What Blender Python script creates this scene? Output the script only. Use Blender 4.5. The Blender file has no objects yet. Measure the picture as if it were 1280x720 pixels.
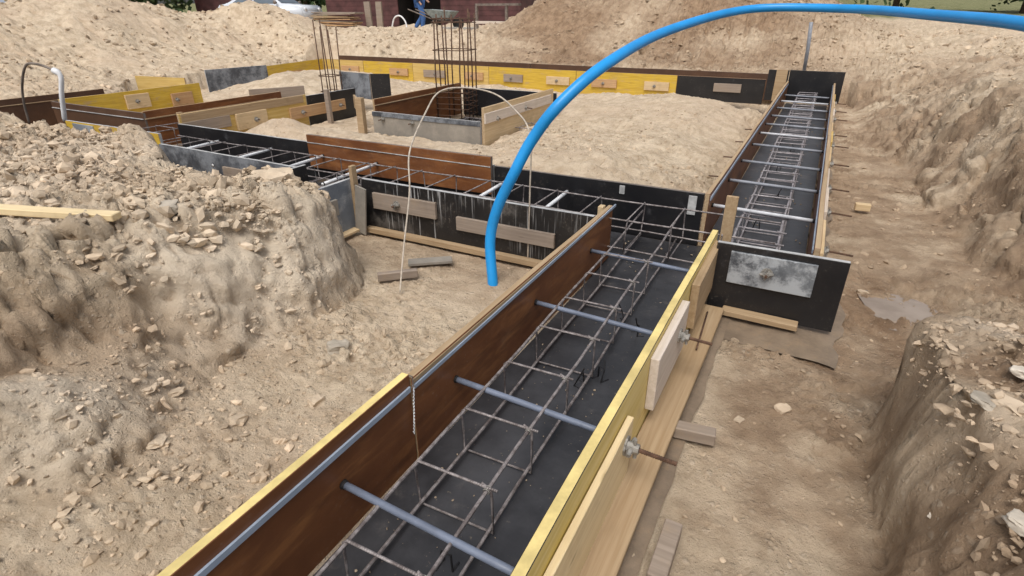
import bpy, bmesh, math, random
import numpy as np
from mathutils import Vector, Matrix, noise as mnoise
R = math.radians
random.seed(7); rng = np.random.default_rng(11)
S = bpy.context.scene
COL = S.collection

# ------------------------------------------------------------------ camera
cd = bpy.data.cameras.new('camera'); cam = bpy.data.objects.new('camera', cd); COL.objects.link(cam)
F_, PIT, ROLL, YAW = 699.33, 0.461566, -0.001723, 0.4852108
fwd = Vector((-math.sin(YAW)*math.cos(PIT), math.cos(YAW)*math.cos(PIT), -math.sin(PIT)))
rt = fwd.cross(Vector((0,0,1))).normalized(); up = rt.cross(fwd)
r2 = rt*math.cos(ROLL)+up*math.sin(ROLL); u2 = -rt*math.sin(ROLL)+up*math.cos(ROLL)
m = Matrix((r2, u2, -fwd)).transposed().to_4x4(); m.translation = Vector((0,0,1.5))
cam.matrix_world = m
cd.sensor_width = 36; cd.lens = 36*F_/1280; cd.clip_end = 2000; cd.clip_start = .02
S.camera = cam
S.view_settings.view_transform = 'Standard'; S.view_settings.look = 'None'; S.view_settings.exposure = 0

# ------------------------------------------------------------------ light
w = bpy.data.worlds.new('World'); S.world = w; w.use_nodes = True
nt = w.node_tree; bg = nt.nodes['Background']
sky = nt.nodes.new('ShaderNodeTexSky'); sky.sky_type = 'NISHITA'; sky.sun_disc = False
sky.sun_elevation = R(60); sky.sun_rotation = R(172); sky.dust_density = 4; sky.air_density = 1.0; sky.ozone_density = .6
hs = nt.nodes.new('ShaderNodeHueSaturation'); hs.inputs['Saturation'].default_value = .35
nt.links.new(sky.outputs[0], hs.inputs['Color']); nt.links.new(hs.outputs[0], bg.inputs[0]); bg.inputs[1].default_value = .15
sl = bpy.data.lights.new('sun', 'SUN'); sl.energy = 1.8; sl.angle = R(32); sl.color = (1, .95, .87)
so = bpy.data.objects.new('sun', sl); COL.objects.link(so)
def sun_dir(el, az): return Vector((math.sin(az)*math.cos(el), math.cos(az)*math.cos(el), math.sin(el)))
so.rotation_euler = sun_dir(R(60), R(172)).to_track_quat('Z', 'Y').to_euler()

# ------------------------------------------------------------------ tags
def tag(o, label=None, cat=None, group=None, kind=None):
    if label: o['label'] = label
    if cat: o['category'] = cat
    if group: o['group'] = group
    if kind: o['kind'] = kind
    return o
def empty(name, loc, rz=0, label=None, cat=None, group=None):
    o = bpy.data.objects.new(name, None); COL.objects.link(o); o.empty_display_size = .1
    o.location = loc; o.rotation_euler = (0, 0, rz)
    return tag(o, label, cat, group)
def link(name, me, mats=(), parent=None, loc=(0,0,0), rot=(0,0,0), smooth=False):
    o = bpy.data.objects.new(name, me); COL.objects.link(o)
    for mm in (mats if isinstance(mats, (list, tuple)) else [mats]): me.materials.append(mm)
    o.parent = parent; o.location = loc; o.rotation_euler = rot
    if smooth:
        for p in me.polygons: p.use_smooth = True
    return o

# ------------------------------------------------------------------ materials
class NT:
    def __init__(s, name, rough=.8, spec=.3):
        s.m = bpy.data.materials.new(name); s.m.use_nodes = True; s.t = s.m.node_tree
        s.b = s.t.nodes['Principled BSDF']; s.b.inputs['Roughness'].default_value = rough
        s.b.inputs['Specular IOR Level'].default_value = spec
        s.tc = s.t.nodes.new('ShaderNodeTexCoord'); oi = s.t.nodes.new('ShaderNodeObjectInfo')
        a = s.t.nodes.new('ShaderNodeVectorMath'); a.operation = 'MULTIPLY_ADD'
        cx = s.t.nodes.new('ShaderNodeCombineXYZ')
        for k, mu in enumerate((37., 91., 53.)):
            q = s.math('MULTIPLY', oi.outputs['Random'], mu); s.t.links.new(q, cx.inputs[k])
        a.operation = 'ADD'; s.t.links.new(s.tc.outputs['Object'], a.inputs[0]); s.t.links.new(cx.outputs[0], a.inputs[1])
        s.co = a.outputs[0]; s.raw = s.tc.outputs['Object']; s.rand = oi.outputs['Random']
    def link(s, a, b): s.t.links.new(a, b)
    def math(s, op, a, b=0., c=None, clamp=False):
        n = s.t.nodes.new('ShaderNodeMath'); n.operation = op; n.use_clamp = clamp
        for i, v in enumerate((a, b, c)):
            if v is None: continue
            if isinstance(v, (int, float)): n.inputs[i].default_value = v
            else: s.link(v, n.inputs[i])
        return n.outputs[0]
    def map(s, sc, co=None):
        n = s.t.nodes.new('ShaderNodeMapping'); n.inputs['Scale'].default_value = sc
        s.link(co or s.co, n.inputs[0]); return n.outputs[0]
    def noise(s, scale, detail=5, rough=.6, co=None, dist=0):
        n = s.t.nodes.new('ShaderNodeTexNoise'); n.inputs['Scale'].default_value = scale
        n.inputs['Detail'].default_value = detail; n.inputs['Roughness'].default_value = rough; n.inputs['Distortion'].default_value = dist
        s.link(co or s.co, n.inputs['Vector']); return n.outputs['Fac']
    def voro(s, scale, co=None, feat='F1'):
        n = s.t.nodes.new('ShaderNodeTexVoronoi'); n.feature = feat; n.inputs['Scale'].default_value = scale
        s.link(co or s.co, n.inputs['Vector']); return n
    def ramp(s, v, a, b):   # smooth 0..1 between a and b
        n = s.t.nodes.new('ShaderNodeMapRange'); n.interpolation_type = 'SMOOTHSTEP'
        n.inputs['From Min'].default_value = a; n.inputs['From Max'].default_value = b
        s.link(v, n.inputs[0]); return n.outputs[0]
    def mix(s, f, a, b):
        n = s.t.nodes.new('ShaderNodeMix'); n.data_type = 'RGBA'
        if isinstance(f, (int, float)): n.inputs[0].default_value = f
        else: s.link(f, n.inputs[0])
        for k, v in ((6, a), (7, b)):
            if isinstance(v, tuple): n.inputs[k].default_value = (*v, 1)
            else: s.link(v, n.inputs[k])
        return n.outputs[2]
    def attr(s, name):
        n = s.t.nodes.new('ShaderNodeAttribute'); n.attribute_name = name; return n.outputs['Fac']
    def col(s, v): s.link(v, s.b.inputs['Base Color']); return s
    def bump(s, h, strength=.4, dist=.01):
        n = s.t.nodes.new('ShaderNodeBump'); n.inputs['Strength'].default_value = strength; n.inputs['Distance'].default_value = dist
        s.link(h, n.inputs['Height']); s.link(n.outputs[0], s.b.inputs['Normal']); return s
    def rough(s, v): s.link(v, s.b.inputs['Roughness']); return s
DIRT = (.36, .26, .16)
def wood(name, light, dark, dirt=.4):
    n = NT(name, .75, .2)
    g = n.noise(1, 4, .6, n.map((2.5, 70, 70)), .4)
    g2 = n.noise(1, 2, .5, n.map((.9, 12, 12)), 1.2)
    c = n.mix(n.ramp(g, .3, .72), dark, light)
    c = n.mix(n.math('MULTIPLY', n.ramp(g2, .45, .7), .3), c, dark)
    k = n.voro(1, n.map((3.2, 13, 13))).outputs['Distance']
    c = n.mix(n.math('SUBTRACT', .75, n.math('MULTIPLY', k, 7), clamp=True), c, (dark[0]*.45, dark[1]*.4, dark[2]*.35))
    d = n.ramp(n.noise(7, 6, .7), .5, .72)
    c = n.mix(n.math('MULTIPLY', d, dirt), c, DIRT)
    s_ = n.ramp(n.noise(2.2, 4, .7), .52, .8)
    c = n.mix(n.math('MULTIPLY', s_, .5), c, (dark[0]*.5, dark[1]*.48, dark[2]*.45))
    n.col(c).bump(g, .25, .003); return n.m
M = {}
M['wood'] = wood('pale_timber', (.66, .51, .32), (.55, .405, .235), .3)
M['wood_tan'] = wood('tan_timber', (.44, .325, .205), (.34, .235, .135), .45)
M['wood_grey'] = wood('weathered_timber', (.34, .28, .23), (.255, .205, .165), .35)
M['wood_white'] = wood('bleached_timber', (.66, .58, .51), (.55, .47, .39), .2)
M['wood_orange'] = wood('orange_timber', (.55, .36, .20), (.44, .26, .13), .3)
def yellow():
    n = NT('yellow_shutter_board', .55, .35)
    g = n.noise(1, 3, .6, n.map((3, 60, 60)), .3)
    c = n.mix(n.ramp(g, .3, .7), (.50, .32, .035), (.64, .44, .06))
    wr = n.ramp(n.noise(5, 8, .75, n.map((.6, 2.5, 2.5))), .52, .66)
    c = n.mix(n.math('MULTIPLY', wr, .75), c, (.44, .31, .17))
    d = n.ramp(n.noise(2.6, 6, .7), .5, .75)
    c = n.mix(n.math('MULTIPLY', d, .4), c, (.30, .21, .10))
    n.col(c).bump(g, .15, .002); return n.m
M['yellow'] = yellow()
def ylwood(nm='yellow_board_face', A=(.50, .335, .10), B=(.62, .45, .17), Cc=(.62, .42, .03)):
    n = NT(nm, .6, .3)
    g = n.noise(1, 3, .6, n.map((2, 45, 45)), .5)
    c = n.mix(n.ramp(g, .3, .7), A, B)
    wr = n.ramp(n.noise(1.6, 5, .7, n.map((.6, 2, 2))), .5, .7)
    c = n.mix(n.math('MULTIPLY', wr, .6), c, Cc)
    d = n.ramp(n.noise(9, 6, .7), .55, .8)
    c = n.mix(n.math('MULTIPLY', d, .4), c, (.34, .25, .15))
    n.col(c).bump(g, .15, .002); return n.m
M['yellow_wood'] = ylwood()
M['yellow_pale'] = ylwood('pale_yellow_board_face', (.62, .475, .16), (.72, .58, .26), (.68, .50, .08))
def film(name, base, tint, smear, amt=.3, lo=.5, hi=.7, rough=.34, drips=0, streak=False):
    n = NT(name, rough, .45)
    v = n.noise(3, 6, .7)
    c = n.mix(n.ramp(v, .3, .7), base, tint)
    if streak:
        mp = n.t.nodes.new('ShaderNodeMapping'); mp.inputs['Rotation'].default_value = (0, R(38), 0); mp.inputs['Scale'].default_value = (3, 6, 16)
        n.link(n.co, mp.inputs[0])
        st = n.noise(1, 6, .65, mp.outputs[0], .4)
        c = n.mix(n.math('MULTIPLY', n.ramp(st, .45, .72), .75), c, streak)
        st2 = n.noise(1.4, 4, .6, n.map((1.5, 3, 9)), .3)
        c = n.mix(n.math('MULTIPLY', n.ramp(st2, .5, .75), .6), c, (base[0]*.35, base[1]*.35, base[2]*.4))
    s_ = n.ramp(n.noise(4.5, 8, .75), lo, hi)
    c = n.mix(n.math('MULTIPLY', s_, amt), c, smear)
    if drips:
        a = n.noise(1, 2, .5, n.map((95, 95, 2.6)))
        b = n.ramp(n.noise(1.7, 2, .5, n.map((1.6, 1.6, .6))), .45, .6)
        d = n.math('MULTIPLY', n.ramp(a, .57, .64), b)
        c = n.mix(n.math('MULTIPLY', d, drips), c, (.62, .62, .62))
    gr = n.noise(60, 3, .6)
    c = n.mix(n.math('MULTIPLY', n.math('MULTIPLY', n.ramp(gr, .56, .78), n.ramp(v, .42, .62)), .30), c, (.36, .30, .24))
    n.col(c); n.rough(n.math('ADD', n.math('MULTIPLY', s_, .3), rough)); n.bump(v, .12, .004); return n.m
M['film_brown'] = film('brown_film_face', (.145, .053, .020), (.20, .075, .027), (.30, .18, .11), .4, .54, .78, .40, streak=(.33, .14, .048))
M['film_brown_dark'] = film('dark_brown_film_face', (.075, .038, .022), (.11, .055, .03), (.24, .16, .11), .3, .54, .8, .5)
M['film_black'] = film('black_film_face', (.010, .010, .012), (.02, .019, .02), (.16, .16, .17), .35, .58, .78, .36)
M['film_drip'] = film('black_film_dripped', (.010, .010, .011), (.02, .018, .018), (.20, .18, .16), .5, .52, .72, .4, drips=.5)
M['film_grey'] = film('greyed_film_face', (.035, .04, .05), (.09, .10, .12), (.26, .28, .31), .8, .42, .62, .5)
M['film_slate'] = film('slate_film_face', (.12, .14, .17), (.20, .225, .26), (.36, .38, .40), .8, .45, .62, .55)
M['plate_grey'] = film('zinc_grey_face', (.055, .06, .07), (.25, .27, .29), (.42, .44, .46), .85, .44, .58, .45)
M['cement_grey'] = film('cement_coated_board', (.20, .18, .155), (.27, .245, .21), (.36, .32, .27), .6, .45, .65, .8)
def plain(name, c, rough=.5, var=.25, sc=20, metal=0, spec=.4, bump=0):
    n = NT(name, rough, spec); v = n.noise(sc, 5, .6)
    d = tuple(x*(1-var) for x in c); l = tuple(min(1, x*(1+var)) for x in c)
    n.col(n.mix(n.ramp(v, .3, .7), d, l)); n.b.inputs['Metallic'].default_value = metal
    if bump: n.bump(v, bump, .004)
    return n.m
M['edge_grey'] = plain('grey_board_edge', (.42, .42, .42), .7, .25, 14)
M['edge_dark'] = plain('dark_board_edge', (.17, .14, .12), .7, .3, 14)
M['edge_wood'] = wood('ply_edge', (.50, .38, .24), (.36, .25, .15), .4)
M['cream'] = wood('cream_timber', (.80, .66, .42), (.70, .55, .32), .2)
M['edge_yellow'] = plain('yellow_board_edge', (.68, .54, .22), .6, .22, 9)
M['trim'] = plain('blue_grey_trim', (.33, .385, .47), .45, .12, 10)
M['pipe_blue'] = plain('blue_grey_spacer', (.155, .18, .24), .4, .18, 12)
M['pipe_grey'] = plain('grey_spacer', (.24, .255, .29), .45, .2, 12)
M['pipe_white'] = plain('white_spacer', (.75, .76, .78), .45, .1, 12)
M['pipe_pale'] = plain('pale_spacer', (.50, .51, .54), .5, .15, 12)
M['hose'] = plain('blue_plastic', (.015, .285, .70), .36, .10, 6, spec=.45)
M['wire'] = plain('white_cable', (.46, .40, .33), .6, .2, 30)
M['nut'] = plain('galvanised_nut', (.30, .285, .26), .5, .3, 60, .4)
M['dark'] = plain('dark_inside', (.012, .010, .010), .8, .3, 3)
M['maroon'] = plain('maroon_planks', (.085, .034, .034), .7, .3, 3)
M['jeans'] = plain('blue_denim', (.055, .13, .33), .9, .25, 30)
M['jacket'] = plain('navy_cloth', (.02, .03, .07), .9, .25, 20)
M['skin'] = plain('skin', (.50, .30, .21), .6, .05, 10)
M['hair'] = plain('dark_hair', (.02, .015, .01), .8, .3, 60)
M['boot'] = plain('dark_boot', (.02, .018, .016), .7, .3, 30)
M['car_white'] = plain('white_car_paint', (.62, .66, .72), .25, .03, 3, spec=.6)
M['car_blue'] = plain('pale_blue_grey_paint', (.34, .39, .46), .3, .05, 3, spec=.6)
M['glass'] = plain('tinted_glass', (.09, .12, .15), .08, .1, 3, spec=.8)
M['rubber'] = plain('tyre_rubber', (.015, .015, .015), .8, .3, 30)
M['concrete'] = plain('concrete_block', (.36, .34, .31), .9, .2, 20, bump=.4)
M['barrow'] = plain('grey_barrow_tray', (.26, .30, .30), .6, .25, 10)
def rebar(nm='rusty_rebar', A=(.15, .125, .12), B=(.37, .335, .33)):
    n = NT(nm, .6, .35); v = n.noise(30, 5, .7)
    c = n.mix(n.ramp(v, .35, .65), A, B)
    n.col(c); n.b.inputs['Metallic'].default_value = .35
    wv = n.t.nodes.new('ShaderNodeTexWave'); wv.wave_type = 'BANDS'; wv.bands_direction = 'Y'; wv.inputs['Scale'].default_value = 45; wv.inputs['Distortion'].default_value = .3
    n.link(n.raw, wv.inputs[0]); n.bump(wv.outputs['Fac'], .5, .0015); return n.m
M['rebar'] = rebar(); M['rebar_pale'] = rebar('grey_rebar', (.25, .23, .24), (.44, .41, .42))
M['rebar_rust'] = plain('rusted_rod', (.10, .055, .035), .8, .4, 50)
def membrane():
    n = NT('black_membrane', .5, .4); v = n.noise(2.2, 6, .7)
    c = n.mix(n.ramp(v, .35, .7), (.028, .028, .031), (.062, .062, .068))
    d = n.ramp(n.noise(3.3, 9, .8), .56, .74); c = n.mix(n.math('MULTIPLY', d, .55), c, (.17, .15, .135))
    e = n.ramp(n.noise(38, 4, .7), .66, .74); c = n.mix(n.math('MULTIPLY', e, .5), c, (.36, .29, .21))
    n.col(c); n.rough(n.math('ADD', n.math('MULTIPLY', v, .5), .14)); n.bump(n.noise(9, 5, .6), .3, .01); return n.m
M['membrane'] = membrane()
def blinding():
    n = NT('wet_blinding', .5, .4); v = n.noise(6, 8, .7)
    c = n.mix(n.ramp(v, .3, .7), (.16, .12, .085), (.27, .205, .145))
    d = n.ramp(n.noise(9, 8, .8), .5, .7); c = n.mix(n.math('MULTIPLY', d, .8), c, (.30, .21, .13))
    n.col(c).bump(n.noise(40, 6, .7), .5, .006); return n.m
M['blinding'] = blinding()
def soil(name, stone=False):
    n = NT(name, .95, .12); co = n.raw
    big = n.noise(.9, 4, .6, co); mid = n.noise(7, 6, .65, co); fine = n.noise(55, 6, .75, co)
    pale, tan, brown = (.67, .555, .415), (.48, .375, .265), (.27, .165, .088)
    c = n.mix(n.ramp(mid, .34, .66), tan, pale)
    c = n.mix(n.math('MULTIPLY', n.ramp(big, .42, .68), .45), c, (.58, .445, .325))
    rust = n.ramp(n.noise(3.1, 6, .7, co), .58, .78)
    c = n.mix(n.math('MULTIPLY', rust, .35), c, (.50, .345, .225))
    c = n.mix(n.math('MULTIPLY', n.ramp(fine, .52, .8), .45), c, (.40, .30, .20))
    c = n.mix(n.math('MULTIPLY', n.ramp(fine, .47, .2), .4), c, (.68, .58, .46))
    wet = n.attr('wet'); c = n.mix(wet, c, n.mix(n.ramp(mid, .3, .7), (.215, .140, .088), (.365, .255, .165)))
    gry = n.attr('pale'); c = n.mix(n.math('MULTIPLY', gry, .6), c, (.76, .665, .54))
    if stone:
        sh = n.attr('shade'); hh = n.t.nodes.new('ShaderNodeHueSaturation'); n.link(sh, hh.inputs['Value']); n.link(n.mix(.35, c, (.50, .385, .27)), hh.inputs['Color'])
        hh.inputs['Saturation'].default_value = .98; c = hh.outputs[0]
        n.col(c).bump(fine, .4, .006)
    else:
        grs = n.attr('grass')
        gn = n.noise(2.5, 8, .8, co)
        c = n.mix(grs, c, n.mix(n.ramp(gn, .35, .65), (.10, .12, .045), (.26, .25, .13)))
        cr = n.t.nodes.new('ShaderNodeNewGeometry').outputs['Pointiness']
        crease_shade = n.ramp(cr, .49, .42)
        c = n.mix(n.math('MULTIPLY', crease_shade, .55), c, (.30, .20, .12))  # shade in the soil creases painted into the colour
        mid2 = n.noise(16, 9, .78, co, .3)
        pm = n.ramp(n.noise(2.1, 4, .6, co), .38, .62)
        h = n.math('ADD', n.math('MULTIPLY', fine, .35), n.math('MULTIPLY', mid2, 1.1))
        for sc, am in ((34, .40), (85, .26)):
            wc = n.t.nodes.new('ShaderNodeVectorMath'); wc.operation = 'MULTIPLY_ADD'; nz = n.t.nodes.new('ShaderNodeTexNoise'); nz.inputs['Scale'].default_value = sc*.8; n.link(co, nz.inputs['Vector'])
            n.link(nz.outputs['Color'], wc.inputs[0]); wc.inputs[1].default_value = (.5/sc,)*3; n.link(co, wc.inputs[2])
            v = n.voro(sc, wc.outputs[0]); sp = n.t.nodes.new('ShaderNodeSeparateColor'); n.link(v.outputs['Color'], sp.inputs[0])
            r_ = n.math('MULTIPLY', sp.outputs[0], .55)
            peb = n.ramp(n.math('SUBTRACT', r_, v.outputs['Distance']), .0, .34)
            peb = n.math('MULTIPLY', peb, n.math('ADD', .25, n.math('MULTIPLY', pm, .75)))
            h = n.math('ADD', h, n.math('MULTIPLY', peb, am))
            tone = n.mix(sp.outputs[1], (.48, .37, .265), (.78, .68, .55))
            c = n.mix(n.math('MULTIPLY', peb, .5), c, n.mix(wet, tone, n.mix(.5, tone, (.25, .17, .11))))
        c = n.mix(n.math('MULTIPLY', n.ramp(mid2, .46, .32), .42), c, (.30, .21, .135))  # low spots of the bump get painted shade as well
        n.col(c).bump(h, .85, .026)
        n.rough(n.math('SUBTRACT', .97, n.math('MULTIPLY', wet, .25)))
    return n.m
M['soil'] = soil('sandy_soil'); M['stone'] = soil('clod_soil', True)
M['leaf'] = plain('hedge_leaf', (.05, .085, .03), .7, .5, 3); M['bark'] = plain('bark', (.10, .07, .05), .9, .3, 20)
M['rock_pale'] = plain('pale_stone', (.53, .475, .40), .85, .2, 12, bump=.6)
M['rock_grey'] = plain('grey_stone', (.37, .325, .265), .85, .22, 12, bump=.6)
def water():
    n = NT('puddle_water', .08, .5); n.col(n.mix(n.ramp(n.noise(5, 3), .3, .7), (.24, .185, .14), (.34, .275, .22)))
    n.bump(n.noise(9, 2), .03, .01); return n.m
M['water'] = water()

# ------------------------------------------------------------------ mesh helpers
def mesh_from(name, V, Fc, mi=None):
    me = bpy.data.meshes.new(name); me.from_pydata([tuple(v) for v in V], [], Fc); me.update()
    if mi is not None:
        for p, k in zip(me.polygons, mi): p.material_index = k
    return me
class MB:
    def __init__(s): s.V = []; s.F = []; s.I = []
    def add(s, V, Fc, mi=0):
        b = len(s.V); s.V += [tuple(v) for v in V]; s.F += [tuple(i+b for i in f) for f in Fc]
        s.I += [mi]*len(Fc); return s
    def box(s, lo, hi, mi=0):
        x0,y0,z0 = lo; x1,y1,z1 = hi
        return s.add([(x0,y0,z0),(x1,y0,z0),(x1,y1,z0),(x0,y1,z0),(x0,y0,z1),(x1,y0,z1),(x1,y1,z1),(x0,y1,z1)],
            [(0,3,2,1),(4,5,6,7),(0,1,5,4),(1,2,6,5),(2,3,7,6),(3,0,4,7)], mi)
    def tube(s, pts, r, seg=8, mi=0, caps=True):
        pts = [Vector(p) for p in pts]; rs = r if isinstance(r, (list, tuple)) else [r]*len(pts)
        n = len(pts); V = []; T = []
        for i in range(n):
            a = pts[max(0, i-1)]; b = pts[min(n-1, i+1)]; T.append((b-a).normalized())
        ref = T[0].orthogonal().normalized()
        for i in range(n):
            ref = (ref - T[i]*ref.dot(T[i])).normalized(); q = T[i].cross(ref)
            for k in range(seg):
                a = 2*math.pi*k/seg; V.append(pts[i]+(ref*math.cos(a)+q*math.sin(a))*rs[i])
        Fc = [(i*seg+k, i*seg+(k+1) % seg, (i+1)*seg+(k+1) % seg, (i+1)*seg+k) for i in range(n-1) for k in range(seg)]
        if caps: Fc += [tuple(range(seg))[::-1], tuple((n-1)*seg+k for k in range(seg))]
        return s.add(V, Fc, mi)
    def build(s, name, mats, parent=None, smooth=False, loc=(0,0,0), rot=(0,0,0)):
        return link(name, mesh_from(name, s.V, s.F, s.I), mats, parent, loc, rot, smooth)
def spline(P, n=8):
    P = [Vector(p) for p in P]; out = []
    for i in range(len(P)-1):
        p0 = P[max(i-1,0)]; p1 = P[i]; p2 = P[i+1]; p3 = P[min(i+2,len(P)-1)]
        for k in range(n):
            t = k/n; out.append(.5*((2*p1)+(p2-p0)*t+(2*p0-5*p1+4*p2-p3)*t*t+(3*p1-p0-3*p2+p3)*t**3))
    out.append(P[-1]); return out
def plank_mesh(L, T, H, wob=.0015, bev=.0018, mi=(0,0,0)):
    """box X 0..L, Y 0..T, Z 0..H; mi = slots for (-Y face, +Y face, edges)"""
    bm = bmesh.new(); n = max(2, min(24, int(L/.12)))
    rows = []
    ph = [random.uniform(0, 9) for _ in range(4)]
    for i in range(n+1):
        x = L*i/n
        dy = wob*(math.sin(x*2.1+ph[0])+.6*math.sin(x*5.3+ph[1])); dz = wob*(math.sin(x*1.7+ph[2])+.5*math.sin(x*7+ph[3]))
        rows.append([bm.verts.new((x, y+dy, z+dz)) for y, z in ((0,0),(T,0),(T,H),(0,H))])
    fs = []
    for i in range(n):
        for k, mk in ((0, 2), (1, 1), (2, 2), (3, 0)):
            f = bm.faces.new((rows[i][k], rows[i+1][k], rows[i+1][(k+1)%4], rows[i][(k+1)%4])); f.material_index = mi[mk]
    for r in (rows[0], rows[-1]):
        f = bm.faces.new(r); f.material_index = mi[2]
    bmesh.ops.recalc_face_normals(bm, faces=bm.faces)
    ed = [e for e in bm.edges if len(e.link_faces) == 2 and e.link_faces[0].normal.angle(e.link_faces[1].normal, 0) > 1]
    if bev: bmesh.ops.bevel(bm, geom=ed, offset=min(bev, T*.2, H*.2), segments=1, affect='EDGES')
    me = bpy.data.meshes.new('plank'); bm.to_mesh(me); bm.free(); return me
def plank(name, loc, L, T, H, mats, parent=None, rz=0, ry=0, rx=0, mi=None, **k):
    mats = mats if isinstance(mats, (list, tuple)) else [mats]
    if mi is None: mi = (0, 0, 0) if len(mats) == 1 else ((0, 0, 1) if len(mats) == 2 else (0, 1, 2))
    return link(name, plank_mesh(L, T, H, mi=mi, **k), mats, parent, loc, (rx, ry, rz))

# ------------------------------------------------------------------ formwork
def nut_and_rod(parent, x, y, z, out=.11, tilt=0, name='tie_rod', scale=1):
    """threaded tie rod along +Y out of the wall with a wing nut"""
    s = scale
    rod = MB(); n = 22
    pts = []; rs = []
    for i in range(n*2+1):
        pts.append((tilt*out*i/(2*n), out*i/(2*n), -.04*out*i/(2*n))); rs.append(.0062*s if i % 2 else .0048*s)
    rod.tube(pts, rs, 8)
    r = rod.build(name, M['rebar_rust'], parent, False, (x, y, z))
    nb = MB()
    nb.tube([(0, 0, 0), (0, .006, 0)], .026*s, 10); nb.tube([(0, .006, 0), (0, .034*s, 0)], [.015*s, .013*s], 8)
    nb.tube([(-.030*s, .018, .004), (0, .018, 0), (.030*s, .018, -.004)], [.006*s, .010*s, .006*s], 6)
    nb.tube([(.004, .026*s, -.026*s), (0, .022*s, .026*s)], .005*s, 6)
    nb.build('wing_nut', M['nut'], r, False)
    return r
def panel(p0, p1, z0, z1, label, sheet, th=.027, side=1, cat='formwork', name='formwork', group=None, extras=(), trim=None):
    """sheet = (inner face, outer face, edge). Local X runs p0->p1, +Y is the outer side when side=1"""
    p0 = Vector((*p0, 0)); p1 = Vector((*p1, 0)); d = p1-p0; L = d.length; rz = math.atan2(d.y, d.x)
    root = empty(name, (p0.x, p0.y, z0), rz, label, cat, group)
    if side == 1:
        plank('sheet', (0, 0, 0), L, th, z1-z0, [sheet[0], sheet[1], sheet[2]], root)
    else:
        plank('sheet', (0, -th, 0), L, th, z1-z0, [sheet[1], sheet[0], sheet[2]], root)
    o = th if side == 1 else -th
    sg = side
    for e in extras:
        k = e[0]
        if k == 'waler':      # x0, x1, zlo, zhi, thick, mat, nuts
            _, x0, x1, a, b, t, mt, nuts = e[:8]
            tilt = e[8] if len(e) > 8 else 0
            y0 = o+(.001 if sg == 1 else -.001-t)
            wl = plank('waler', (x0, y0, a-z0), x1-x0, t, b-a, mt, root, ry=tilt, wob=.001)
            for q in nuts:
                hold = bpy.data.objects.new('tie_rod', None)
                bpy.data.objects.remove(hold)
                rr = nut_and_rod(wl, q[0]-x0, (t if sg == 1 else 0), (b-a)*(q[2] if len(q) > 2 else .5), q[1], scale=q[3] if len(q) > 3 else 1)
                if sg == -1: rr.rotation_euler = (0, 0, math.pi)
        elif k == 'post':
            _, x, wd, a, b, t, mt = e
            plank('post', (x, o+(.001 if sg == 1 else -.001-t), a-z0), wd, t, b-a, mt, root, wob=.0005)
        elif k == 'inpost':
            _, x, wd, a, b, t, mt = e
            plank('post', (x, (-t-.001 if sg == 1 else .001), a-z0), wd, t, b-a, mt, root, wob=.0005)
        elif k == 'strip':    # inside strip: x0,x1,z,h,t,mat
            _, x0, x1, za, zb, h, t, mt = e
            a = math.atan2(-(zb-za), x1-x0)
            plank('trim_strip', (x0, (-t-.0005 if sg == 1 else .0005), za-z0), x1-x0, t, h, mt, root, ry=a, wob=0, bev=.001)
        elif k == 'cleat':    # outer batten
            _, x0, x1, a, b, t, mt = e
            plank('batten', (x0, o+(.001 if sg == 1 else -.001-t), a-z0), x1-x0, t, b-a, mt, root, wob=.001)
        elif k == 'rods':     # bare rods poking out
            for (x, z, out) in e[1]:
                rr = nut_and_rod(root, x, o, z-z0, out)
                if sg == -1: rr.rotation_euler = (0, 0, math.pi)
    return root
FB, FK, FG, FD = M['film_brown'], M['film_black'], M['film_grey'], M['film_drip']
Y, YW, EW, EG, ED, EY = M['yellow'], M['yellow_wood'], M['edge_wood'], M['edge_grey'], M['edge_dark'], M['edge_yellow']
W, WT, WG, WW = M['wood'], M['wood_tan'], M['wood_grey'], M['wood_white']
# foreground beam, left wall (inner face looks to +X): run along +Y, outer = -X = left -> side=1 (local +Y points to -X)
panel((-.924, -.9), (-.924, 1.088), .18, .516, 'near brown film-faced panel with yellow top edge beside the dirt', (FB, Y, EY),
      extras=[('strip', .02, 1.98, .452, .460, .019, .007, M['trim'])])
panel((-.921, 1.092), (-.921, 2.985), .18, .498, 'long brown film-faced panel with bare wood top edge ending at the crossing', (FB, WT, M['wood_tan']),
      extras=[('strip', .0, 1.93, .461, .482, .015, .007, M['trim']), ('strip', .005, 1.885, .4795, .4795, .016, .003, WT), ('post', 1.80, .045, .16, .51, .03, W)])
# right wall, outer = +X: run along -Y so that local +Y is +X ... direction (0,-1): local Y = (1,0)
panel((-.347, 2.83), (-.347, -.9), .175, .503, 'yellow panel with pale timber walers along the foreground beam', (FK, M['yellow_pale'], EY), th=.030,
      extras=[('waler', 1.49, 3.60, .202, .412, .020, M['cream'], [(1.555, .15, .72, 1.2)]),
              ('waler', .79, 1.255, .268, .475, .030, WW, [(.93, .12, .62, 1.1)]),
              ('waler', .06, .62, .262, .472, .034, WT, [(.12, .05, .5)]),
              ('post', -.12, .022, .30, .655, .058, WT)])
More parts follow.
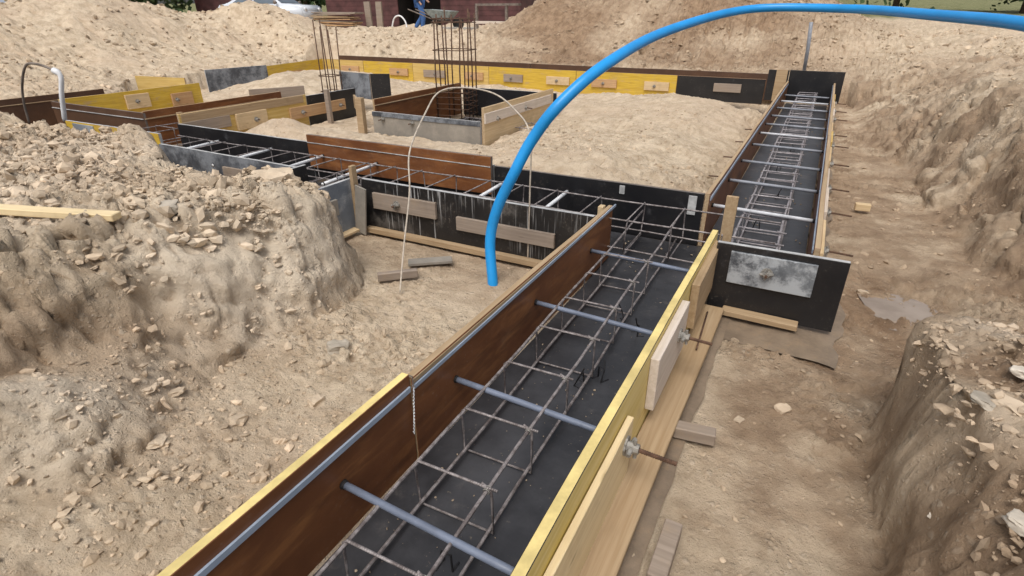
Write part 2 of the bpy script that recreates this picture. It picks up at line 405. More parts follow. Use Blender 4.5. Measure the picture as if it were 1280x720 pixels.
# cross beam, front wall (outer faces camera, -Y): run along -X => local Y = -Y
panel((-.952, 2.785), (-2.585, 2.785), .15, .497, 'black panel with white concrete drips and grey waler blocks', (FK, FD, EG), th=.030,
      extras=[('waler', 1.03, 1.53, .318, .425, .022, WG, [(1.33, .05, .5)], R(0)), ('waler', .22, .88, .275, .36, .022, M['wood_grey'], [], R(0)),
              ('cleat', -.0, 1.6, .145, .18, .045, WT)])
panel((-3.19, 2.80), (-4.83, 2.835), .15, .497, 'bluish black panel with a wooden block, behind the left mound', (FK, FG, EG),
      extras=[('waler', .08, .26, .28, .37, .02, WG, []), ('waler', .44, .82, .24, .41, .022, WG, [(.6, .08, .6)])])
panel((-4.835, 2.86), (-6.25, 2.86), .2, .575, 'olive yellow panel with a pale top edge behind the mound crest', (FB, Y, EG),
      extras=[('cleat', .95, 1.28, .42, .56, .012, M['film_slate'])])
# back wall of cross beam: inner face toward camera: run +X => local +Y = +Y outer
panel((-5.535, 3.45), (-3.745, 3.44), .16, .50, 'black panel with thin pale edge between the wood wall and brown panel', (FK, WT, EG))
panel((-3.742, 3.445), (-1.965, 3.445), .2, .505, 'black backing panel hidden behind the tall brown panel', (FK, FK, EG))
panel((-3.735, 3.400), (-1.962, 3.402), .30, .572, 'tall brown film-faced panel standing in the crossing beam', (FB, WT, ED), th=.03,
      extras=[('strip', 0, 1.77, .505, .500, .006, .004, EG)])
panel((-1.958, 3.445), (-.50, 3.45), .16, .50, 'black panel behind the blue hose with a ragged whitish top', (FK, FK, ED),
      extras=[('inpost', .93, .035, .43, .485, .008, EG), ('inpost', 1.37, .05, .36, .48, .008, EG)])
panel((-7.80, 3.46), (-6.075, 3.46), .2, .565, 'dark brown panel with a raised upper board at the left corner', (M['film_brown_dark'], WT, ED),
      extras=[('strip', 0, 1.72, .498, .498, .007, .01, EG)])
# branch beam toward the camera (left mound)
panel((-2.672, 2.0), (-2.672, 2.76), .15, .50, 'slate grey smeared panel closing the branch beside the mound', (FK, M['film_slate'], EG), side=-1,
      extras=[('waler', .06, .56, .30, .405, .022, M['cement_grey'], [(.42, .07, .6)]), ('waler', .04, .37, .17, .27, .022, M['cement_grey'], []),
              ('post', .715, .045, .17, .585, .028, WT), ('cleat', .1, .7, .152, .168, .06, W)])
panel((-3.185, 2.0), (-3.185, 2.86), .15, .50, 'black topped panel on the left side of the branch beam', (FK, FK, EG), side=1)
# far beam
panel((-.468, 3.455), (-.485, 10.15), .16, .50, 'long panel with tan top edge on the left of the far beam', (FB, WT, EW),
      extras=[('strip', .02, 6.6, .455, .455, .022, .007, M['trim'])] + [('rods', [(a, .36, .14) for a in (.35, 1.0, 1.7, 2.4, 3.1)])])
panel((.135, 10.15), (.122, 2.80), .16, .50, 'long panel with pale walers on the right of the far beam', (FB, W, EW),
      extras=[('strip', .02, 7.3, .455, .455, .022, .007, M['trim'])] +
      [('waler', 7.32-a-.55, 7.32-a, .26+.02*math.sin(a*3), .43+.02*math.sin(a*3), .022, [W, WW, W, M['yellow_wood']][int(a*1.3) % 4], [(7.32-a-.28, .15, .5)]) for a in (.1, .78, 1.5, 2.2, 2.95, 3.7, 4.5, 5.3, 6.1)])
panel((.26, 10.22), (-.50, 10.22), .2, .655, 'black end panel closing the far beam', (FK, FK, ED), side=-1)
panel((-.505, 10.19), (-.80, 10.19), .2, .655, 'short black panel left of the far end post', (FK, FK, ED), side=1, extras=[('post', .02, .16, .2, .66, .03, WT)])
plank_l = panel((.268, 2.69), (-.292, 2.69), .155, .505, 'crooked black end panel with grey metal-clad waler', (FK, FK, EG), side=1,
      extras=[('waler', .12, .49, .315, .475, .014, M['plate_grey'], [(.32, .05, .52)])])
# rear walls
XR = [(-2.21, -.82, FK), (-4.05, -2.215, Y), (-5.9, -4.055, Y), (-7.75, -5.905, YW), (-9.1, -7.755, Y), (-10.38, -9.105, YW)]
lbls = ['black rear panel with a grey waler right of the hose', 'yellow rear panel just right of the column bars crossed by the hose', 'yellow rear panel with a grey waler above the framed pit',
        'yellow rear panel behind the tall column bars', 'yellow rear panel behind the black column form', 'leftmost yellow rear panel at the far corner']
for (a, b, mt), lb in zip(XR, lbls):
    ex = []
    if mt is FK: ex = [('waler', .35, .78, .28, .41, .03, M['wood_grey'], [])]
    else:
        x = .12; kk = 0
        while x < b-a-.5:
            ex.append(('waler', x, x+random.uniform(.4, .6), .24, .38, .03, random.choice([WG, M['wood_orange'], WG, W]), [(x+.25, .05)])); x += random.uniform(.8, 1.0)
    panel((b, 10.25), (a, 10.25), .02 if mt is not FK else .12, .5, lb, (FB, mt, ED if mt is not FK else EW), extras=ex, group='rear formwork panels')
panel((-10.4, 10.86), (-5.3, 10.86), .1, .53, 'thin brown board edge behind the left rear yellow panels', (M['film_brown_dark'], WT, ED), group='rear formwork panels')
panel((-5.29, 10.86), (-.55, 10.86), .1, .53, 'thin brown board edge behind the right rear panels', (M['film_brown_dark'], WT, ED), group='rear formwork panels')
# west side
panel((-10.12, 7.08), (-9.93, 8.30), .1, .52, 'smeared blue-black panel on the far left side', (FG, FG, EG), side=-1)
panel((-9.95, 8.32), (-10.33, 10.2), .02, .50, 'bright yellow panel with a wooden block left of the far corner', (Y, Y, ED), side=-1, extras=[('waler', .2, 1.1, .2, .34, .03, M['wood_orange'], [(.6, .06)])])
panel((-10.45, 6.0), (-9.35, 6.15), .2, .50, 'weathered yellow board lying level behind the left yellow panel', (YW, YW, EW))
# left room
panel((-7.72, 3.50), (-7.74, 5.28), .2, .592, 'long bright yellow panel in the left room', (FB, Y, EW), side=-1,
      extras=[('waler', .72, 1.02, .38, .55, .03, W, [(.85, .05)]), ('waler', 1.32, 1.62, .34, .5, .03, M['wood_orange'], [(1.38, .06)])])
panel((-8.22, 1.6), (-8.22, 4.28), .2, .595, 'brown panel with tan edge board at the far left', (M['film_brown_dark'], WT, EW), side=1, extras=[('strip', 0, 2.6, .52, .52, .008, .01, EW)])
panel((-6.075, 3.47), (-6.09, 5.25), .2, .575, 'brown and tan board running back from the left corner', (M['film_brown'], WT, WT), side=1, extras=[('strip', 0, 1.7, .495, .495, .012, .012, WT)])
panel((-5.55, 3.48), (-5.56, 5.13), .2, .585, 'weathered tan plywood panel with a wooden block and wing nut', (FB, YW, EW), side=-1,
      extras=[('cleat', .0, .55, .39, .505, .02, WG), ('waler', .62, 1.02, .33, .50, .03, W, [(.86, .06)]), ('cleat', .02, 1.60, .50, .585, .006, WT), ('inpost', .02, .05, .3, .6, .03, WT)])
panel((-5.56, 5.14), (-5.56, 6.0), .2, .565, 'black panel under an orange waler before the column form', (FK, FK, EG), side=-1,
      extras=[('waler', -.30, .62, .33, .46, .03, M['wood_orange'], [(-.12, .07), (.52, .07)])])
for (x, y, l) in ((-6.6, 5.75, 'grey board between yellow panel and wood wall'),):
    plank('formwork_board', (-7.0, 5.5, .38), .75, .03, .14, WG, rz=R(62)); tag(bpy.context.scene.collection.objects[-1], l, 'board')
# black column form: two sheets meeting at a corner
cf = empty('column_form', (-5.44, 6.22, .40), 0, 'upright blue-black column form of two sheets meeting at a corner', 'column form')
plank('sheet', (0, 0, 0), .62, .02, .33, [FG, FG, ED], cf, rz=R(172), wob=0)
plank('sheet', (0.004, -.004, 0), .26, .02, .33, [FK, FG, ED], cf, rz=R(28), wob=0)  # blacker film in front paints the shaded side; the left sheet is the lit one
# box pit round the column
panel((-2.94, 4.93), (-4.34, 4.96), .25, .50, 'cement-coated front panel of the framed pit', (FK, M['cement_grey'], EG),
      extras=[('rods', [(.85, .42, .07), (1.25, .43, .08)]), ('cleat', 0, 1.4, .455, .499, .006, M['film_grey'])])
panel((-2.93, 4.92), (-2.94, 6.62), .24, .635, 'pale wood side panel of the framed pit', (FB, W, EW), side=-1,
      extras=[('cleat', .0, 1.6, .48, .58, .016, M['wood_white']), ('rods', [(.25, .5, .05), (.9, .52, .1)])])
panel((-4.335, 4.98), (-4.34, 6.75), .22, .62, 'brown film-faced side panel inside the framed pit', (FB, WT, WT), side=1, extras=[('strip', 0, 1.7, .55, .55, .01, .008, EW)])
panel((-4.34, 6.80), (-2.94, 6.78), .2, .56, 'black rear panel of the framed pit', (FK, FK, EG), side=1)
def single(name, loc, L, T, H, mt, label, cat, rz=0, ry=0, rx=0, group=None, **k):
    return tag(plank(name, loc, L, T, H, mt, rz=rz, ry=ry, rx=rx, **k), label, cat, group)
single('timber_post', (-4.52, 4.87, .18), .09, .06, .46, WT, 'thick brown post at the front left corner of the framed pit', 'post', bev=.004)
single('timber_post', (-5.40, 5.30, .15), .06, .045, .48, WG, 'slim grey post standing before the black column form', 'post')
single('formwork_board', (-5.35, 5.75, .36), .85, .025, .16, WT, 'tan board leading down from the column form to the corner post', 'board', rz=R(-42))
single('leaning_board', (-2.628, 2.69, .15), .10, .012, .33, [M['cement_grey']], 'dark narrow board leaning in the corner by the slate panel', 'board', rz=R(-8), ry=R(9))
# planks and blocks on the ground
single('base_plank', (-.307, 2.595, .180), 3.6, .105, .022, WT, 'long brown plank lying flat along the foot of the yellow panel', 'plank', rz=R(-90.3), bev=.003)
single('timber_block', (-.215, 1.62, .145), .14, .05, .045, WG, 'short block poking out from under the long plank', 'block', rz=R(8), bev=.003)
single('timber_block', (-.145, 1.02, .14), .05, .20, .05, WG, 'grey block end standing at the bottom edge by the plank', 'block', bev=.003)
single('timber_batten', (-.215, 2.60, .155), .34, .06, .028, WT, 'rough batten lying at the foot of the crooked black panel', 'batten', rz=R(-1), bev=.003)
single('scrap_board', (-1.955, 2.12, .15), .22, .035, .045, WG, 'grey timber offcut lying on the pit floor by the cable end', 'offcut', rz=R(43), bev=.003)
single('scrap_board', (-1.93, 2.36, .152), .26, .075, .02, M['cement_grey'], 'cement-crusted board lying behind the grey offcut', 'offcut', rz=R(38), bev=.003)
single('timber_block', (.40, 4.74, .15), .10, .05, .05, W, 'small pale block on the trench floor right of the far beam', 'block', rz=R(5), bev=.003)
# membranes and blinding (floors of the beams)
def sheet(name, x0, y0, x1, y1, z, mat, label, cat, nx=12, ny=40, amp=.004, rag=0.0):
    V = []; Fc = []
    for j in range(ny+1):
        for i in range(nx+1):
            x = x0+(x1-x0)*i/nx; y = y0+(y1-y0)*j/ny
            e = 0
            if rag and (i in (0, nx) or j in (0, ny)):
                nn = mnoise.noise(Vector((x*6, y*6, 3)))*rag
                if i in (0, nx): x += nn
                if j in (0, ny): y += nn
            V.append((x, y, z+amp*mnoise.noise(Vector((x*5, y*5, z)))))
    for j in range(ny):
        for i in range(nx):
            a = j*(nx+1)+i; Fc.append((a, a+1, a+nx+2, a+nx+1))
    o = link(name, mesh_from(name, V, Fc), mat, smooth=True)
    return tag(o, label, cat)
sheet('floor_membrane', -.918, -.9, -.350, 2.82, .175, M['membrane'], 'dark membrane on the floor of the foreground beam', 'membrane', 12, 70, .005)
sheet('floor_membrane', -7.7, 2.80, .115, 3.43, .168, M['membrane'], 'dark membrane on the floor of the crossing beam', 'membrane', 90, 10, .005)
sheet('floor_membrane', -.462, 3.44, .115, 10.18, .175, M['membrane'], 'dark membrane on the floor of the far beam', 'membrane', 10, 80, .005)
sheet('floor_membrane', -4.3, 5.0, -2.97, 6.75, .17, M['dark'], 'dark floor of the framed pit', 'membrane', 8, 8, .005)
tag(sheet('blinding', -.335, -.9, -.170, 2.66, .140, M['blinding'], None, None, 10, 120, .006, .012), kind='structure')
tag(sheet('blinding', -.33, 2.40, .31, 3.1, .134, M['blinding'], None, None, 16, 12, .008, .07), kind='structure')
tag(sheet('blinding', .13, 2.9, .24, 10.0, .140, M['blinding'], None, None, 6, 90, .006, .03), kind='structure')

# ------------------------------------------------------------------ spacers
def spacer(a, b, r, mat, label, group):
    a = Vector(a); b = Vector(b)
    o = empty('spacer_pipe', a, 0, label, 'spacer pipe', group)
    d = b-a; n = 6
    MB().tube([d*(i/n) for i in range(n+1)], r, 12, caps=True).build('tube', mat, o, True)
    u = d.normalized()
    MB().tube([u*.001, u*.012], [r*1.35, r*1.1], 12).build('end_cone', M['dark'], o, True)
    MB().tube([d-u*.012, d-u*.001], [r*1.1, r*1.35], 12).build('end_cone', M['dark'], o, True)
    return o
ords = ['nearest', 'second nearest', 'third', 'farthest']
for k, (yl, z) in enumerate(((.774, .356), (1.326, .35), (1.971, .349), (2.648, .345))):
    spacer((-.924, yl, z), (-.349, yl-.02+.0*k, z-.004), .0105, M['pipe_blue'], '%s blue-grey spacer pipe across the foreground beam' % ords[k], 'spacer pipes in the foreground beam')
names = ['nearest', 'second', 'third', 'fourth', 'fifth', 'sixth', 'seventh', 'eighth', 'ninth', 'tenth']
for k, y in enumerate((3.59, 4.25, 4.9, 5.6, 6.2, 6.75, 7.35, 8.0, 8.65, 9.3)):
    spacer((-.467, y, .395), (.121, y-.02, .39), .011, M['pipe_pale'] if k in (0, 4, 8) else M['pipe_grey'],
           '%s spacer pipe counted along the far beam' % names[k], 'spacer pipes in the far beam')
for k, (x, lb) in enumerate(((-1.83, 'white spacer pipe end in the crossing beam left of the hose'), (-1.35, 'white spacer pipe in the crossing beam right of the hose'), (-2.98, 'long whitish spacer at the mouth of the branch beam'),
        (-3.55, 'white spacer right of three in the left crossing beam'), (-4.15, 'white spacer middle of three in the left crossing beam'), (-4.85, 'white spacer left of three in the left crossing beam'))):
    spacer((x, 2.79, .40), (x-.02, 3.40, .41), .012, M['pipe_white'], lb, 'white spacers in the crossing beam')

# ------------------------------------------------------------------ rebar
def cage(name_label, origin, L, wd, h, stirrups, rb=.0055, rs=.0042, rz=0, nbars=2, group=None, ties=False, mt=None):
    mt = mt or M['rebar']
    """cage along local X: width in Y, height in Z"""
    root = empty('rebar_cage', origin, rz, name_label, 'rebar cage', group)
    ys = [0, wd] if nbars == 2 else [wd*i/(nbars-1) for i in range(nbars)]
    for z in (0, h):
        for y in ys:
            ph = random.uniform(0, 9); n = max(3, int(L/.25))
            pts = [(L*i/n, y+.004*math.sin(i*1.3+ph), z+.003*math.sin(i*.9+ph)) for i in range(n+1)]
            MB().tube(pts, rb, 7).build('longitudinal_bar', mt, root, True)
    g = rb+rs
    for x in stirrups:
        t = random.uniform(-.012, .012)
        P = [(x-.02+t, wd+g, h+g*.6), (x, -g*.3, h+g), (x, -g, h), (x+t, -g, -g*.8), (x+t, wd+g, -g), (x+t*.5, wd+g, h*.5), (x, wd+g, h-.004), (x, wd+g*.5, h+g), (x, wd-.05, h+g*.7)]
        P = [(x, -.03, h+g), (x, wd-.004, h+g), (x, wd+g, h-.004), (x+t, wd+g, -g), (x+t, -g, -g), (x+t*.6, -g, h*.8), (x, -g, h+g*.4), (x+.004, .02, h+g*1.5)]
        st = MB().tube(P, rs, 6).build('stirrup', mt, root, True)
        if ties:
            Q = []
            for k in range(34):
                a = k*2*math.pi/8.5; Q.append((x-.009+.018*k/33, .5*0+(.0)+.0095*math.cos(a), h+.002+.0095*math.sin(a)))
            MB().tube(Q, .0013, 5).build('tie_wire', M['nut'], st, True)
    return root
# foreground cage: axis along Y. local X->+Y means rz=90deg, local Y -> -X ; origin at x=-.54
ST = [.36, .642, .936, 1.196, 1.491, 1.775, 2.053, 2.341, 2.60]
cage('rebar cage lying in the foreground beam', (-.540, -.4, .20), 3.80, .225, .155, [s+.4 for s in ST], .0058, .0042, R(90+1.2), ties=True)
cage('rebar cage running the length of the far beam', (-.038, 2.85, .20), 7.2, .228, .16, [.02+.235*i+.02*math.sin(i*2.3) for i in range(31)], .0070, .0055, R(90+.3), nbars=2, mt=M['rebar_pale'])
cage('rebar cage lying in the crossing beam', (-5.3, 2.94, .26), 5.25, .34, .18, [.15+.27*i+.02*math.sin(i*1.7) for i in range(19)], .0050, .0042, R(0))
cage('rebar cage in the branch beam by the mound', (-2.82, 1.5, .24), 1.7, .24, .17, [.9, 1.2, 1.5], .005, .004, R(90))
cage('rebar cage in the left branch near the brown corner', (-5.66, 3.0, .26), 2.4, .28, .18, [.2+.28*i for i in range(8)], .005, .004, R(90))
cage('rebar cage leading out of the framed pit', (-3.75, 5.6, .24), 1.1, .3, .1, [.1+.2*i for i in range(6)], .005, .004, R(0))
# membrane spacer chairs (small dark clips standing on the membrane)
cl = None
for k, (x, y) in enumerate(((-.62, .80), (-.60, 1.72), (-.545, 1.80), (-.63, 2.28), (-.52, 2.2), (-.2, 3.9), (-.13, 4.7), (-.2, 5.6), (-.15, 6.5))):
    if cl is None:
        cl = MB(); cl.tube([(-.02, -.02, 0), (-.02, .02, .0), (-.014, 0, .05), (.014, .004, .055), (.02, 0, .0), (.02, .03, 0)], .0035, 6); cl.tube([(-.014, 0, .05), (.0, -.01, .085)], .003, 6)
        cme = mesh_from('bar_chair', cl.V, cl.F); cme.materials.append(M['film_black'])
    o = bpy.data.objects.new('bar_chair', cme); COL.objects.link(o); o.location = (x, y, .175); o.rotation_euler = (0, 0, k*1.3)
    tag(o, 'small black bar chair on the membrane of the foreground beam' if k < 5 else 'small black bar chair on the membrane of the far beam', 'bar chair', 'bar chairs in the foreground beam' if k < 5 else 'bar chairs in the far beam')
# starter columns
def column(loc, w_, d_, z0, z1, nb, hoops, label, r=.009):
    root = empty('column_cage', (loc[0], loc[1], z0), R(12), label, 'column cage')
    pts = []
    for i in range(nb):
        a = i/nb*4; s = int(a); f = a-s
        pts.append([(f*w_, 0), (w_, f*d_), (w_-f*w_, d_), (0, d_-f*d_)][s])
    for (x, y) in pts:
        hh = z1-z0+random.uniform(-.07, .07)
        MB().tube([(x, y, 0), (x+random.uniform(-.01, .01), y, hh*.5), (x+random.uniform(-.02, .02), y+random.uniform(-.02, .02), hh)], r, 7).build('vertical_bar', M['rebar_rust'], root, True)
    for z in hoops:
        q = r+.005
        MB().tube([(-q, -q, z-z0), (w_+q, -q, z-z0+.005), (w_+q, d_+q, z-z0), (-q, d_+q, z-z0+.006), (-q, -q-.02, z-z0+.008)], .0055, 6).build('stirrup', M['rebar_rust'], root, True)
    return root
column((-4.33, 6.18), .40, .36, .22, 1.47, 10, (.28, .36, .42, .50, .56, 1.05, 1.36, 1.40), 'tall rebar column cage rising from the framed pit')
column((-6.02, 5.90), .18, .20, .2, 1.33, 6, (.3, .5, .7), 'slim rebar column cage left of the black column form', .0075)

# ------------------------------------------------------------------ hose, cables
hp = [(-1.37, 2.38, .04), (-1.385, 2.40, .16), (-1.425, 2.45, .375), (-1.385, 2.46, .56), (-1.295, 2.47, .75), (-1.213, 2.514, .926), (-1.086, 2.55, 1.1), (-.95, 2.786, 1.264), (-.82, 3.40, 1.395),
      (-.50, 4.05, 1.50), (.035, 4.0, 1.502), (.385, 3.378, 1.475), (.596, 2.838, 1.451), (.756, 2.487, 1.40), (1.1, 2.1, 1.25), (1.7, 1.9, 1.0), (2.4, 2.0, .80)]
HR = [.0285]*4+[.0285, .029, .029, .028, .026, .023, .0225, .023, .024, .025, .026, .027, .028]
hs_ = spline(hp, 10); hr = []
for i in range(len(hs_)):
    t = i/10; a = int(min(t, len(HR)-2)); hr.append(HR[a]+(HR[a+1]-HR[a])*(t-a))
tag(MB().tube(hs_, hr, 20).build('blue_conduit', M['hose'], None, True), 'thick blue plastic conduit arching over the whole site', 'conduit')
cb = spline([(-1.774, 2.081, .15), (-1.85, 2.24, .34), (-1.906, 2.40, .597), (-1.961, 2.5, .792), (-2.02, 2.75, .96), (-2.05, 2.95, 1.055), (-1.93, 3.05, 1.075), (-1.70, 3.0, 1.06), (-1.50, 2.88, 1.0), (-1.345, 2.76, .90), (-1.335, 2.75, .6), (-1.342, 2.745, .16)], 8)
tag(MB().tube(cb, .0048, 8).build('cable_loop', M['wire'], None, True), 'thin whitish cable arching out of the pit beside the conduit', 'cable')
# hose stub on the left mound
hl = empty('hose_loop', (-7.6, 3.1, .40), 0, 'arched grey cable with a white wrapped end at the far left', 'cable')
sp = spline([(.0, 0, 0), (.05, 0, .22), (.17, 0, .42), (.38, 0, .60), (.62, 0, .62), (.86, 0, .58)], 8)
MB().tube(sp, .012, 8).build('cable', M['edge_dark'], hl, True)
MB().tube(spline([(.86, 0, .58), (.93, .02, .52), (.87, 0, .34), (.76, 0, .08)], 6), [.014]+[.030]*4+[.022]*13+[.016]*1, 8).build('white_wrap', M['pipe_white'], hl, True)
# twisted plumb cord hanging in the foreground beam
pc = empty('plumb_cord', (-.92, 1.092, .505), 0, 'white knotted cord hanging from a nail inside the foreground beam', 'cord')
MB().tube([(-.02, 0, .004), (.006, -.004, .008), (.01, -.006, -.03)], .0022, 6).build('nail', M['edge_dark'], pc)
pts = [(.010, -.006-.02*t, -.03-.165*t) for t in [i/44 for i in range(45)]]
MB().tube([(x+.0012*math.sin(i*1.9), y+.0012*math.cos(i*1.9), z) for i, (x, y, z) in enumerate(pts)], [.0014+.0014*(i % 3 == 0) for i in range(45)], 6).build('cord', M['pipe_white'], pc)
# rods lying or stuck in soil
def rod(P, r, mat, label, cat='rod', name='steel_rod', group=None): return tag(MB().tube(P, r, 7).build(name, mat, None, True), label, cat, group)
rod([(-.315, 10.6, .55), (-.33, 10.55, .95), (-.36, 10.5, 1.32)], .028, M['pipe_grey'], 'grey pipe standing upright behind the far end panel', 'pipe', 'standing_pipe')
rod([(-.265, 2.50, .209), (-.245, 2.14, .209)], .004, M['rebar_rust'], 'thin dark rod lying on the long brown plank')

# ------------------------------------------------------------------ terrain
def sm(x): x = np.clip(x, 0, 1); return x*x*(3-2*x)
def _h(ix, iy, s):
    ix = ix.astype(np.int64); iy = iy.astype(np.int64)
    h = (ix*374761393 + iy*668265263 + s*982451653) & 0xffffffff
    h = ((h ^ (h >> 13))*1274126177) & 0xffffffff
    h = ((h ^ (h >> 16))*2246822519) & 0xffffffff
    return ((h ^ (h >> 15)) & 0xffffff)/float(0xffffff)
def vnoise(x, y, s=0):
    ix = np.floor(x); iy = np.floor(y); fx = x-ix; fy = y-iy; fx = fx**3*(fx*(fx*6-15)+10); fy = fy**3*(fy*(fy*6-15)+10)
    a = _h(ix, iy, s); b = _h(ix+1, iy, s); c = _h(ix, iy+1, s); d = _h(ix+1, iy+1, s)
    return (a*(1-fx)+b*fx)*(1-fy)+(c*(1-fx)+d*fx)*fy
def fbm(x, y, f, o=4, s=0, g=.5):
    t = 0; a = 1; n = 0
    for k in range(o):
        ca, sa = math.cos(k*1.1+.4), math.sin(k*1.1+.4)
        t = t+a*(vnoise((x*ca-y*sa)*f+k*17.3, (x*sa+y*ca)*f-k*9.1, s+k)*2-1); n += a; a *= g; f *= 2.03
    return t/n
def chunks(x, y, f, s=0):
    """broken clods: tilted cells with dark gaps; returns height 0..1-ish"""
    x = x*f; y = y*f; ix = np.floor(x); iy = np.floor(y)
    d1 = np.full(x.shape, 9.); d2 = np.full(x.shape, 9.); hh = np.zeros(x.shape)
    for di in (-1, 0, 1):
        for dj in (-1, 0, 1):
            cx = ix+di; cy = iy+dj
            px = cx+.1+.8*_h(cx, cy, s+1); py = cy+.1+.8*_h(cx, cy, s+2)
            dx = x-px; dy = y-py; d = np.sqrt(dx*dx+dy*dy)
            tilt = (_h(cx, cy, s+3)-.5)*dx*1.3+(_h(cx, cy, s+4)-.5)*dy*1.3
            h = _h(cx, cy, s+5)**1.5*.8+tilt
            nw = d < d1
            d2 = np.where(nw, d1, np.minimum(d2, d)); hh = np.where(nw, h, hh); d1 = np.where(nw, d, d1)
    e = sm((d2-d1)/.28)
    return hh*e+e*.25
def interp(v, xs, ys): return np.interp(v, xs, ys)
def poly_sd(x, y, P):
    """signed distance, positive outside"""
    d = np.full(x.shape, 1e9); ins = np.zeros(x.shape, bool); n = len(P)
    for i in range(n):
        ax, ay = P[i]; bx, by = P[(i+1) % n]; ex, ey = bx-ax, by-ay
        t = np.clip(((x-ax)*ex+(y-ay)*ey)/(ex*ex+ey*ey), 0, 1)
        d = np.minimum(d, (x-ax-ex*t)**2+(y-ay-ey*t)**2)
        c = ((ay > y) != (by > y)) & (x < (bx-ax)*(y-ay)/((by-ay) if by != ay else 1e-9)+ax)
        ins ^= c
    d = np.sqrt(d); return np.where(ins, -d, d)
SITE = [(-9.0, -6), (-9.0, 4.6), (-9.6, 5.3), (-10.7, 6.0), (-10.7, 10.95), (.42, 10.95), (.52, 8.1), (.80, 6.0), (.98, 4.2), (1.15, 3.4), (1.35, 2.9), (1.6, 2.35), (1.2, 2.15), (.7, 2.14), (.38, 2.10), (.31, 1.98), (.33, 1.4), (.335, -6)]
CORR = [(-.95, -1.2, -.32, 2.80), (-8.3, 2.76, .14, 3.47), (-.49, 3.4, .15, 10.9), (-10.9, 10.22, .14, 10.9), (-3.21, 2.22, -2.65, 2.8), (-6.1, 3.4, -5.53, 6.3), (-8.25, 1.5, -7.72, 5.4), (-4.37, 4.93, -2.91, 6.82)]
def gauss(x, y, cx, cy, sx, sy, a=0):
    dx = x-cx; dy = y-cy; ca, sa = math.cos(a), math.sin(a)
    u = (dx*ca+dy*sa)/sx; v = (-dx*sa+dy*ca)/sy; return np.exp(-.5*(u*u+v*v))
def terrain(x, y, detail=True):
    wx = x+.032*fbm(x, y, 3.0, 2, 21); wy = y+.032*fbm(x, y, 3.0, 2, 31)
    z = .125+.012*fbm(x, y, 1.7, 4, 5)
    # gentle rise of loose dirt next to the near left wall
    z = z+.05*sm((1.2-y)/1.2)*sm((-1.0-x)/.5)*(x < -.9)
    # sand inside the big room
    room = sm((x+9)/.3)*sm((-.5-x)/.30)*sm((y-3.47)/.25)
    sand = .225+.13*gauss(x, y, -1.6, 4.2, 1.3, .7)+.13*gauss(x, y, -1.5, 6.0, 1.1, 1.2)+.09*gauss(x, y, -3.6, 4.2, 1.2, .35)+.20*gauss(x, y, -4.75, 4.05, .4, .3)+.34*gauss(x, y, -7.6, 6.9, .75, 1.0, .1)+.10*gauss(x, y, -6.8, 8.0, 1.2, .5)+.10*gauss(x, y, -3.0, 8.0, 2.2, .5)+.12*gauss(x, y, -1.9, 7.6, .8, .9)
    sand = sand+.05*gauss(x, y, -2.6, 4.0, .9, .3)-.09*gauss(x, y, -.7, 5.5, .25, 3)-.1*sm((x+1.7)/.5)*sm((y-8.2)/1.0)-.10*sm((y-9.0)/.8)+.085*fbm(x, y, 1.3, 4, 8)
    z = z*(1-room)+sand*room
    # front-left room between the branch and left end
    # left mound
    xe = interp(wy, [-1.5, .28, .6, 1.05, 1.7, 2.05, 2.3], [-1.80, -1.76, -1.72, -1.84, -1.90, -2.12, -2.35])
    xe = xe+.10*fbm(wy, wx*0+3, 1.6, 2, 7)+.05
    yn = interp(wx, [-9, -6.7, -5.3, -4.8, -4.0, -3.3, -2.9, -2.45, -2.3], [3.05, 2.75, 2.50, 2.48, 2.42, 2.27, 2.30, 2.33, 2.30])
    top = .60-.05*sm((-x-4.2)/1)*sm((y-2.0)/.5)+.05*fbm(x, y, .9, 3, 77)+.06*sm((-x-2.4)/1.5)+.05*sm((1.2-y)/1.0)*sm((-x-2.2)/.8)-.05*gauss(x, y, -3.0, 1.9, .3, .25)
    re = .02+(xe-wx)*interp(y, [.2, 1.1, 1.6, 2.1], [.95, .95, 1.5, 2.6]); rn = (yn-wy)*2.4
    hm = np.minimum(np.minimum(re, rn), top-.12)
    k = .035; hm2 = -k*np.log(np.exp(-np.minimum(re, 3)/k)+np.exp(-np.minimum(rn, 3)/k)+np.exp(-(top-.12)/k))
    hm2 = np.maximum(hm2, 0)
    face = np.clip(hm2/.12, 0, 1)*np.clip((top-.10-hm2)/.12, 0, 1)
    z = z+.075*sm((xe+.42-wx)/.45)*sm((2.0-y)/.4)*(wx < -.97)*sm((-.98-x)/.15)
    hollow = gauss(x, y, -1.97, 1.20, .10, .22, .3)*.10+gauss(x, y, -2.16, .52, .10, .20, -.3)*.16+gauss(x, y, -2.12, .86, .07, .13)*.08
    hm2 = np.maximum(hm2+face*.04*fbm(x, y, 2.2, 2, 44)-hollow, 0)
    z = z+hm2
    z = z+.09*gauss(x, y, -3.85, 2.22, .22, .14, .3)*1.0+.05*gauss(x, y, -2.60, 2.05, .15, .12)
    # outside ground
    sd = poly_sd(x+.10*fbm(x, y, 1.2, 3, 51), y+.08*fbm(x, y, 1.3, 3, 61), SITE)
    sd = sd-.035*fbm(x, y, 4.2, 3, 181)*sm((x-.2)/.1)*sm((2.6-y)/.3)
    east = sm((x+.2)/1.0)*sm((9.5-y)/3)
    near_e = sm((x-.25)/.04)*sm((2.75-y)/.35)
    T = .80+0*x
    T = T+.80*gauss(x, y, -14.2, 8.0, 1.6, 1.5, .2)+.74*gauss(x, y, -13.6, 11.2, 1.0, 1.1, -.3)+.50*gauss(x, y, -14.5, 4.6, 2.2, 2.6, 0)+.45*gauss(x, y, -12.0, 1, 2.5, 2.2)
